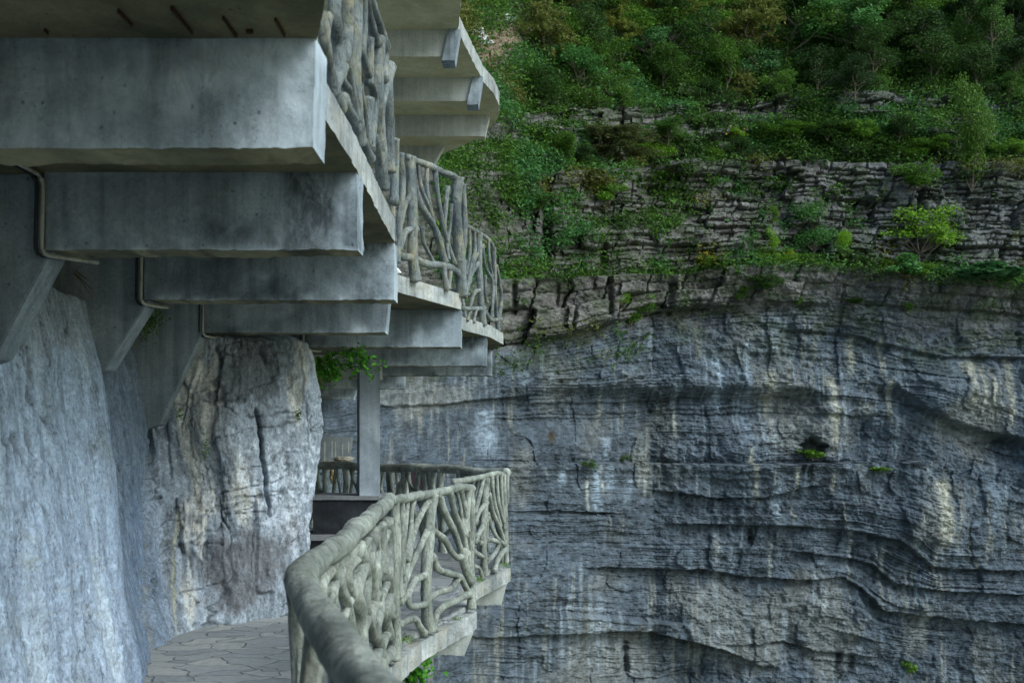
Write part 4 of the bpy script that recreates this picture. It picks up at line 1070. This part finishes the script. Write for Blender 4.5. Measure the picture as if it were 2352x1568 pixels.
# scrap of white litter on the deck edge
bm = bmesh.new()
pts = [W(905, 614, 8.1), W(912, 618, 8.1), W(920, 627, 8.1), W(908, 626, 8.1), W(904, 622, 8.1)]
vs = [bm.verts.new(p) for p in pts]; bm.faces.new(vs)
r = bmesh.ops.extrude_face_region(bm, geom=bm.faces[:]); bmesh.ops.translate(bm, verts=[g for g in r['geom'] if isinstance(g, bmesh.types.BMVert)], vec=(0.004, .03, .012))
me = bpy.data.meshes.new('paper_scrap'); bm.to_mesh(me); bm.free(); me.materials.append(simple('white_plastic', (.8, .82, .85)))
tag(link('paper_scrap', me), 'scrap of white plastic lying on the edge of the overhead walkway', 'litter')

# ------------------------------------------------------------------ foliage
def leaves_mesh(name, C, size, mats, mi=None, seed=0, droop=.3, shape=.5):
    """C (n,3) leaf centres; each a bent diamond of four vertices / two triangles"""
    r = np.random.default_rng(seed); n = len(C)
    sz = size * r.uniform(.6, 1.35, n) if np.isscalar(size) else size * r.uniform(.6, 1.35, n)
    a = r.normal(size=(n, 3)); a[:, 2] = a[:, 2] * .5 - droop; a /= np.linalg.norm(a, axis=1)[:, None]
    b = np.cross(a, r.normal(size=(n, 3)) * .55 + np.array([0, -.25, .8])); b /= np.linalg.norm(b, axis=1)[:, None]
    c = np.cross(a, b)
    s = sz[:, None]
    V = np.stack([C - a * s * .5, C + b * s * shape * .5 + c * s * .12, C + a * s * .5, C - b * s * shape * .5 + c * s * .12], 1).reshape(-1, 3)
    Fc = np.arange(n * 4).reshape(n, 4)
    me = mesh_from(name, V, Fc, mats, smooth=False, midx=mi)
    at = me.attributes.new("tone", 'FLOAT', 'POINT')
    t = np.repeat(r.random(n), 4); at.data.foreach_set("value", t.astype(np.float32))
    return me

def crown_pts(r, n, lobes, shape):
    """leaf centres over a few uneven lobes (unit tree: height 1, width about 1)"""
    out = []
    L = []
    for k in range(lobes):
        if shape == 'tall': c = np.array([r.normal() * .13, r.normal() * .13, r.uniform(.12, .95)]); s = r.uniform(.10, .2)
        elif shape == 'bush': c = np.array([r.normal() * .28, r.normal() * .2, r.uniform(.15, .7)]); s = r.uniform(.12, .26)
        elif shape == 'spread': c = np.array([r.normal() * .33, r.normal() * .25, r.uniform(.45, .95)]); s = r.uniform(.09, .2)
        else: c = np.array([r.normal() * .24, r.normal() * .22, r.uniform(.3, .95)]); s = r.uniform(.12, .24)
        L.append((c, s))
    w = np.array([s ** 2 for c, s in L]); w /= w.sum()
    for (c, s), k in zip(L, (w * n).astype(int)):
        if shape == 'feather':
            nb = max(3, k // 60)
            for _ in range(nb):
                d = r.normal(size=3); d[2] = abs(d[2]) * .7 + .2; d /= np.linalg.norm(d)
                t = r.random(k // nb) ** .8
                p = c + d * t[:, None] * s * 1.9; p[:, 2] -= t ** 2 * s * .9
                out.append(p + r.normal(size=p.shape) * s * .10)
        else:
            d = r.normal(size=(k, 3)); d /= np.linalg.norm(d, axis=1)[:, None]
            rad = s * (1 - .55 * r.random(k) ** 2.2)
            p = c + d * rad[:, None] * np.array([1.15, 1.1, .62 if shape in ('spread', 'round') else .9])
            out.append(p + r.normal(size=p.shape) * s * .12)
    return np.vstack(out), L

def limb_mesh(name, r, L, mat, thick=.02, shape=''):
    bm = bmesh.new()
    def stick(a, b, ra, rb):
        a = Vector(a); b = Vector(b); d = (b - a)
        if d.length < 1e-4: return
        q = d.to_track_quat('Z', 'Y').to_matrix()
        ra_ = [bm.verts.new(a + q @ Vector((math.cos(t) * ra, math.sin(t) * ra, 0))) for t in (0, 1.26, 2.51, 3.77, 5.03)]
        rb_ = [bm.verts.new(b + q @ Vector((math.cos(t) * rb, math.sin(t) * rb, 0))) for t in (0, 1.26, 2.51, 3.77, 5.03)]
        for i in range(5): bm.faces.new((ra_[i], ra_[(i + 1) % 5], rb_[(i + 1) % 5], rb_[i]))
    p = np.array([0, 0, -.12]); q = None
    pts = [p]
    for k in range(4):
        p = p + np.array([r.normal() * .04, r.normal() * .04, .2]); pts.append(p)
    for i in range(4): stick(pts[i], pts[i + 1], thick * (1 - i * .2), thick * (.8 - i * .2))
    for c, s in L:
        j = int(np.clip(c[2] / .25, 0, 3)); m = (pts[j] + c) / 2 + r.normal(size=3) * .03
        stick(pts[j], m, thick * .5, thick * .35); stick(m, c, thick * .35, thick * .12)
    me = bpy.data.meshes.new(name); bm.to_mesh(me); bm.free(); me.materials.append(mat); return me

PROTO = {}
def proto(kind, mat, n, lobes, shape, seed, leaf=.035):
    leaf *= 1.35; n = int(n * 1.5)
    r = np.random.default_rng(seed)
    C, L = crown_pts(r, n, lobes, shape)
    cm = leaves_mesh('crown', C, leaf, [M[mat]], seed=seed, shape=.55 if shape != 'feather' else .22)
    tm = limb_mesh('trunk', r, L, M['bark'], .018 if shape != 'tall' else .012)
    PROTO[kind] = (cm, tm)
for s in range(2):
    proto(('round_green', s), 'leaf', 3800, 22, 'round', 200 + s)
    proto(('round_dark', s), 'leaf_dark', 3800, 22, 'round', 210 + s)
    proto(('spread_teal', s), 'leaf_teal', 3200, 26, 'spread', 220 + s, .042)
    proto(('feather_olive', s), 'leaf_olive', 5200, 16, 'feather', 230 + s, .05)
    proto(('bush_green', s), 'leaf', 2600, 12, 'bush', 240 + s, .055)
    proto(('bush_yellow', s), 'leaf_yellow', 2200, 14, 'bush', 250 + s, .045)
    proto(('tall_yellow', s), 'leaf_yellow', 3200, 22, 'tall', 260 + s, .032)
    proto(('loose_yellow', s), 'leaf_yellow', 2200, 24, 'spread', 270 + s, .035)
    proto(('loose_grey', s), 'leaf_teal', 2400, 24, 'round', 280 + s, .03)
    proto(('tuft', s), 'leaf', 170, 7, 'bush', 295 + s, .13)
    proto(('broad', s), 'leaf_teal', 700, 10, 'bush', 290 + s, .13)

def plant(name, kind, px, py, wpx, hpx, label, cat, group=None, out=.2, var=None):
    p = cliff_at(np.array([px]), np.array([py]))[0]
    d = p[1]
    h = hpx * d / F; w = wpx * d / F
    o = empty(name, (p[0], p[1] - out - .1 * w, p[2]), label, cat, group)
    v = random.randint(0, 1) if var is None else var
    cm, tm = PROTO[(kind, v)]
    for nm, me in (('crown', cm), ('trunk', tm)):
        c = bpy.data.objects.new(nm, me); COL.objects.link(c); c.parent = o
    o.scale = (w, w * .8, h); o.rotation_euler = (0, 0, random.uniform(-.5, .5) + random.choice((0, math.pi)))
    return o
random.seed(99)
T = plant
T('tree', 'spread_teal', 1945, 150, 170, 150, 'broad blue-green spreading tree near the top of the wooded slope', 'tree')
T('tree', 'round_green', 1345, 175, 100, 150, 'fresh green upright tree beside the olive bamboo clumps', 'tree')
T('tree', 'spread_teal', 1480, 150, 105, 82, 'small blue-green umbrella tree in the middle of the dark wood', 'tree')
T('tree', 'tall_yellow', 2205, 425, 105, 240, 'tall yellow-green tree hanging down the cliff at the right', 'tree')
T('bamboo', 'feather_olive', 1262, 165, 130, 165, 'feathery olive bamboo clump beside the landslip scar', 'bamboo')
T('bamboo', 'feather_olive', 1365, 60, 120, 100, 'olive bamboo clump at the top edge above the fresh green tree', 'bamboo')
T('bamboo', 'feather_olive', 1425, 130, 100, 110, 'brownish bamboo clump between the green tree and the umbrella tree', 'bamboo')
T('bamboo', 'feather_olive', 1085, 40, 70, 60, 'olive bamboo clump just right of the roof slab', 'bamboo')
T('bamboo', 'feather_olive', 1215, 30, 90, 70, 'olive bamboo clump at the top edge above the landslip scar', 'bamboo')
T('bamboo', 'feather_olive', 1405, 398, 190, 100, 'wide olive bamboo thicket on the ledge above the blocky rock band', 'bamboo')
T('bush', 'bush_yellow', 1345, 245, 100, 70, 'yellow-green bush on the slope below the bamboo', 'bush')
T('tree', 'loose_grey', 1880, 582, 95, 115, 'airy grey-green tree on the main ledge', 'tree')
T('tree', 'loose_yellow', 2125, 622, 160, 150, 'airy yellow-green tree leaning over the right end of the main ledge', 'tree')
T('shrub', 'tall_yellow', 1775, 582, 34, 62, 'narrow columnar yellow-green shrub left of the airy grey-green tree', 'shrub')
T('shrub', 'tall_yellow', 1776, 515, 30, 40, 'tiny yellow-green tuft shrub above the narrow columnar one', 'shrub')
T('shrub', 'bush_yellow', 1938, 590, 44, 70, 'yellow-green shrub right behind the airy grey-green tree', 'shrub')
T('shrub', 'bush_yellow', 1822, 590, 40, 30, 'low yellow-green shrub between the columnar shrub and the grey-green tree', 'shrub')
T('climber', 'bush_green', 2080, 440, 80, 60, 'leafy climber spilling over the upper rock ledge', 'climber')
T('shrub', 'broad', 2240, 655, 150, 60, 'wide mat of big-leaved plants at the right end of the main ledge', 'shrub')
T('shrub', 'broad', 2060, 640, 80, 52, 'big-leaved plant under the airy yellow-green tree', 'shrub')
T('bush', 'bush_green', 1448, 742, 80, 62, 'green bush growing in the crevice below the block course', 'bush')
T('shrub', 'bush_yellow', 1420, 705, 45, 28, 'bright yellow-green shrub topping the crevice bush', 'shrub')
T('bush', 'bush_green', 1350, 400, 60, 40, 'round dark bush at the left end of the bamboo thicket', 'bush')
T('bush', 'bush_green', 1700, 690, 40, 36, 'leafy bush in the notch of the jutting grey blocks', 'bush')
T('bush', 'bush_green', 1742, 670, 60, 40, 'bush crowning the jutting grey blocks below the main ledge', 'bush')
T('bush', 'bush_green', 1238, 490, 60, 40, 'small round bush beside the dark vertical cleft', 'bush')
T('bush', 'bush_green', 1395, 470, 70, 46, 'bush on a shelf right of the dark vertical cleft', 'bush')
T('shrub', 'tuft', 1864, 1054, 60, 30, 'sparse fringe of plants on the sill of the small cave', 'shrub')
T('shrub', 'tuft', 1348, 1074, 40, 24, 'small green tuft on the long wall ledge', 'shrub')
T('shrub', 'tuft', 1436, 1062, 26, 24, 'single bright green clump right of the tuft on the long ledge', 'shrub')
T('shrub', 'tuft', 2088, 1548, 36, 44, 'little yellow-green plant at the bottom of the cliff wall', 'shrub')
T('shrub', 'tuft', 2018, 1084, 60, 18, 'flat grassy fringe on the rock shelf right of the cave', 'shrub')
T('shrub', 'bush_green', 1950, 700, 40, 16, 'green fringe along the seam of the wall', 'shrub')
T('shrub', 'bush_green', 1826, 700, 22, 22, 'tiny bush at the left end of the wall seam', 'shrub')
T('shrub', 'bush_green', 2075, 715, 22, 22, 'tiny hanging plant below the jointed rock on the right', 'shrub')
# flowering bushes
def flowers(px, py, w, h, label):
    o = T('bush', 'bush_yellow', px, py, w, h, label, 'bush')
    r = np.random.default_rng(int(px)); C = r.normal(size=(70, 3)) * np.array([.28, .2, .22]) + np.array([0, -.15, .5])
    me = leaves_mesh('blossom', C, .09, [M['flower']], seed=3, shape=.9)
    c = bpy.data.objects.new('blossom', me); COL.objects.link(c); c.parent = o
flowers(1632, 612, 62, 42, 'bush dotted with orange-yellow blossom on the left of the main ledge')
flowers(1800, 602, 60, 30, 'low bush with a few yellow flowers under the columnar shrub')
flowers(1690, 320, 44, 28, 'bush with a single yellow bloom cluster on the upper slope')
# wood on the upper slope
random.seed(5)
gt = []
for row, (py, n, hh) in enumerate([(30, 9, 150), (85, 9, 130), (140, 9, 120), (195, 10, 95), (238, 11, 70)]):
    for k in range(n):
        px = 1230 + (k + random.uniform(.1, .9)) * (1180 / n)
        if row < 3 and px < 1260: continue
        kind = random.choices(['round_dark', 'round_green', 'feather_olive', 'spread_teal'], [3, 4, 1.2, 1.6])[0]
        if px > 1900: kind = random.choices(['round_dark', 'round_green'], [6, 1.5])[0]  # right side: vignette darkening put into a darker choice of trees
        lab = {'round_dark': 'dark rounded tree in the dense wood on the upper slope', 'round_green': 'mid green rounded tree in the dense wood on the upper slope',
               'feather_olive': 'olive feathery bamboo within the dense wood on the upper slope', 'spread_teal': 'blue-green flat-topped tree within the dense wood on the upper slope'}[kind]
        T('tree', kind, px, py + random.uniform(-12, 12), hh * random.uniform(.8, 1.45), hh * random.uniform(.75, 1.3), lab, 'tree', 'trees of the dense wood on the upper slope')
for k in range(16):   # shrubs on the band between the two upper ledges
    px = 1240 + (k + random.random()) * 70
    T('bush', random.choice(['bush_green', 'bush_green', 'round_dark', 'bush_yellow']), px, float(Kc(400)(px)) - random.uniform(6, 80), random.uniform(60, 100), random.uniform(40, 62),
      'leafy bush in the scrub belt between the two upper rock ledges', 'bush', 'bushes of the upper scrub belt')
for k in range(11):
    px = 1700 + (k + random.random()) * 60
    T('bush', 'bush_green', px, float(Kc(640)(px)) - random.uniform(0, 16), random.uniform(50, 80), random.uniform(26, 42), 'low leafy bush along the green fringe of the main ledge', 'bush', 'bushes fringing the main ledge')

# ground cover on ledges (uncountable)
def cover():
    r = np.random.default_rng(400)
    n = 120000
    px = r.uniform(1000, 2400, n); py = r.uniform(-40, 760, n)
    k4 = Kc(640)(px); k2 = Kc(400)(px); k1 = Kc(245)(px)
    n1 = fbm(px / 60, py / 30, 141, 3); n2 = fbm(px / 18, py / 9, 142, 3)
    dens = np.zeros(n)
    dens = np.where(py < k1 + 4, .95 + .4 * n1, dens)
    scar = np.clip(blob(px + .9 * (py - 95), py, 1145, 95, 48, 52) * 1.8, 0, 1)
    dens = dens * (1 - scar)
    z2_ = (py > k1) & (py < k2 + 5)
    dens = np.where(z2_, sstep(-.15, .45, n1 + .4 * n2 + .9 * (py - k1) / (k2 - k1) - .30 + .15 * sstep(1500, 2000, px)) , dens)
    hang = np.maximum(np.exp(-np.maximum(py - k2, 0) / 22) * (py > k2), np.exp(-np.maximum(py - k1, 0) / 14) * (py > k1)) * sstep(-.1, .4, n1 + .5 * n2)
    z3_ = (py > k2) & (py < k4)
    dens = np.where(z3_, .85 * sstep(.20, .5, n1 * .5 + .9 * n2 + .25 * np.exp(-(k4 - py) / 10) - .0005 * (px - 1600)), dens)
    dens = np.maximum(dens, hang * .8)
    band = np.exp(-((py - k4 + 14) / (9 + 14 * sstep(1550, 1800, px))) ** 2) * (.5 + .5 * sstep(1600, 1720, px))
    dens = np.maximum(dens, band * (.7 + .5 * n2))
    z4_ = (py > k4) & (py < 760)
    dens = np.where(z4_ , np.maximum(np.where(py < k4 + 10, dens, 0), .45 * sstep(.35, .6, n1 * .5 + .8 * n2) * (1 - .6 * sstep(1600, 1800, px)) * (1 - sstep(700, 750, py))), dens)
    keep = r.random(n) < dens
    px, py = px[keep], py[keep]
    # extra tufts under the walkway band
    ex = r.uniform(1120, 1480, 900); ey = r.uniform(740, 860, 900); kk = fbm(ex / 14, ey / 9, 143, 2) > .35; px = np.concatenate([px, ex[kk]]); py = np.concatenate([py, ey[kk]])
    P = cliff_at(px, py)
    rep = 7
    C = np.repeat(P, rep, 0); big = np.repeat(np.where(py < Kc(245)(px), .45, .24), rep)
    C = C + r.normal(size=C.shape) * big[:, None] * np.array([1, .6, .6]); C[:, 1] -= .12; C[:, 2] += .08
    tone = fbm(C[:, 0] / 2, C[:, 2] / 2, 150, 2)
    mi = np.where(tone + r.normal(size=len(C)) * .2 > .25, 2, np.where(tone + r.normal(size=len(C)) * .2 < -.2, 1, 0))
    mi = np.where(fbm(C[:, 0] / 3.1, C[:, 2] / 2.3, 152, 2) > .45, 3, mi)
    me = leaves_mesh('ground_cover', C, .17, [M['leaf'], M['leaf_dark'], M['leaf_teal'], M['leaf_olive']], mi=mi, seed=9)
    tag(link('ground_cover', me), 'low green ground cover and grass clinging to the ledges of the far cliff', 'ground cover', kind='stuff')
cover()

# white rubble by the landslip
r_ = np.random.default_rng(77)
for (px, py, s, lab) in [(1092, 102, .5, 'largest white stone at the edge of the landslip scar'), (1105, 108, .3, 'small white stone right of the largest one by the landslip'), (1120, 112, .22, 'tiny pale stone farthest along the landslip edge'), (1163, 46, .35, 'white stone lying alone in the grass above the landslip')]:
    p = cliff_at(np.array([float(px)]), np.array([float(py)]))[0]
    boulder(Vector((p[0], p[1] - .3, p[2] + .1)), (s, s * .7, s * .6), px, simple('white_stone', (.55, .56, .6), .9), 'boulder', lab)

# hanging vine near the column, fern on the rock, plants under the lower deck
def strand_plant(name, strands, leaf, mat, label, cat, per=9, spread=.05, seed=1, droop=.6, stem_r=.003, shape=.75):
    r = np.random.default_rng(seed)
    root = empty(name, strands[0][0], label, cat)
    C = []
    for s in strands:
        tube([tuple(p) for p in s], stem_r, 'stem', M['bark'], root, step=.05, seg=5, flare=0, knob=.1)
        c = catmull([tuple(p) for p in s], per * 4)
        for p in c[::1]:
            for _ in range(2): C.append(p + r.normal(size=3) * spread)
    me = leaves_mesh('foliage', np.array(C), leaf, [M[mat]], seed=seed, droop=droop, shape=shape)
    link('foliage', me, root)
    return root
d = 9.3
strand_plant('vine', [[W(718, 842, d), W(750, 822, d - .1), W(790, 808, d - .15), W(830, 802, d - .15)], [W(750, 822, d), W(765, 850, d - .1), W(762, 872, d - .1)], [W(722, 845, d), W(740, 858, d - .1), W(748, 876, d)], [W(730, 845, d), W(728, 862, d - .1), W(735, 880, d - .1)], [W(760, 835, d), W(772, 855, d - .1), W(776, 868, d - .1)], [W(718, 838, d), W(740, 830, d - .1), W(770, 828, d - .1)], [W(820, 806, d - .15), W(835, 822, d - .2), W(838, 838, d - .2)],
    [W(790, 810, d), W(820, 815, d - .2), W(850, 825, d - .2), W(872, 838, d - .2), W(876, 846, d - .2)], [W(800, 830, d), W(830, 838, d - .2), W(850, 850, d - .2), W(853, 872, d - .2)],
    [W(735, 845, d), W(775, 838, d), W(795, 845, d), W(805, 850, d)], [W(718, 850, d), W(730, 862, d)]], .048, 'leaf_bright', 'bright green vine hanging from the beams left of the column', 'vine', per=8, spread=.028, seed=3)
strand_plant('fern', [[W(350, 712, 7.0), W(345, 735, 6.9), W(335, 760, 6.9)], [W(340, 720, 7.0), W(322, 745, 6.9), W(312, 772, 6.9)], [W(355, 705, 7), W(362, 725, 6.9), W(360, 745, 6.9)], [W(345, 725, 7), W(340, 760, 6.9), W(322, 780, 6.9)]], .022, 'leaf', 'green maidenhair fern on the rock beneath the second wall bracket', 'fern', per=14, spread=.035, seed=5)
strand_plant('dry_grass', [[W(168, 625, 5.6), W(185, 645, 5.5), W(205, 672, 5.5)], [W(172, 628, 5.6), W(195, 650, 5.5), W(212, 665, 5.5)], [W(175, 622, 5.6), W(190, 635, 5.5), W(200, 640, 5.5)]], .018, 'straw', 'withered grass tuft at the head of the pale rock', 'grass tuft', per=5, spread=.012, seed=6, shape=.15)
strand_plant('vine', [[W(722, 850, 9.25), W(726, 870, 9.2), W(735, 892, 9.2)], [W(728, 850, 9.25), W(734, 872, 9.2), W(742, 885, 9.2)]], .04, 'straw', 'dry brown stems under the green vine on the rock corner', 'vine', per=8, spread=.015, seed=8, shape=.15)
d = 7.6
strand_plant('plant', [[W(920, 1590, d), W(945, 1540, d), W(960, 1515, d), W(985, 1506, d)], [W(930, 1600, d), W(960, 1560, d), W(985, 1530, d)], [W(940, 1600, d), W(955, 1575, d), W(965, 1540, d)], [W(915, 1580, d), W(930, 1540, d), W(940, 1518, d)]], .06, 'leaf_bright', 'leafy bright green plant growing under the edge of the lower walkway', 'plant', per=7, spread=.05, seed=11)
for (px, py, d_, lab) in [(1045, 1420, 8.2, 'moss tuft on the near edge of the lower walkway'), (1158, 1297, 11.2, 'moss tuft at the outer corner of the lower walkway'), (1098, 1330, 10.1, 'moss tuft where the second railing panel starts'), (932, 1468, 7.0, 'moss tuft beside the first post on the deck edge')]:
    r = np.random.default_rng(px); c = np.array(W(px, py, d_)); C = c + r.normal(size=(160, 3)) * np.array([.035, .02, .014])
    o = link('moss_tuft', leaves_mesh('moss_tuft', C, .018, [M['leaf_yellow']], seed=px, droop=-.6, shape=.3)); tag(o, lab, 'moss', 'moss tufts on the deck edge')
for (px, py, d_, sc_, lab) in [(686, 950, 8.35, 1, 'tiny green sprig on the cream rock near its right edge'), (470, 1030, 7.95, 1.3, 'small mossy sprig hanging in the cream rock'), (412, 950, 7.75, 1, 'sprig at the foot of the third wall bracket')]:
    r = np.random.default_rng(px); c = np.array(W(px, py, d_)); C = c + r.normal(size=(60, 3)) * np.array([.012, .02, .03]) * sc_
    o = link('sprig', leaves_mesh('sprig', C, .022, [M['leaf']], seed=px)); tag(o, lab, 'sprig')
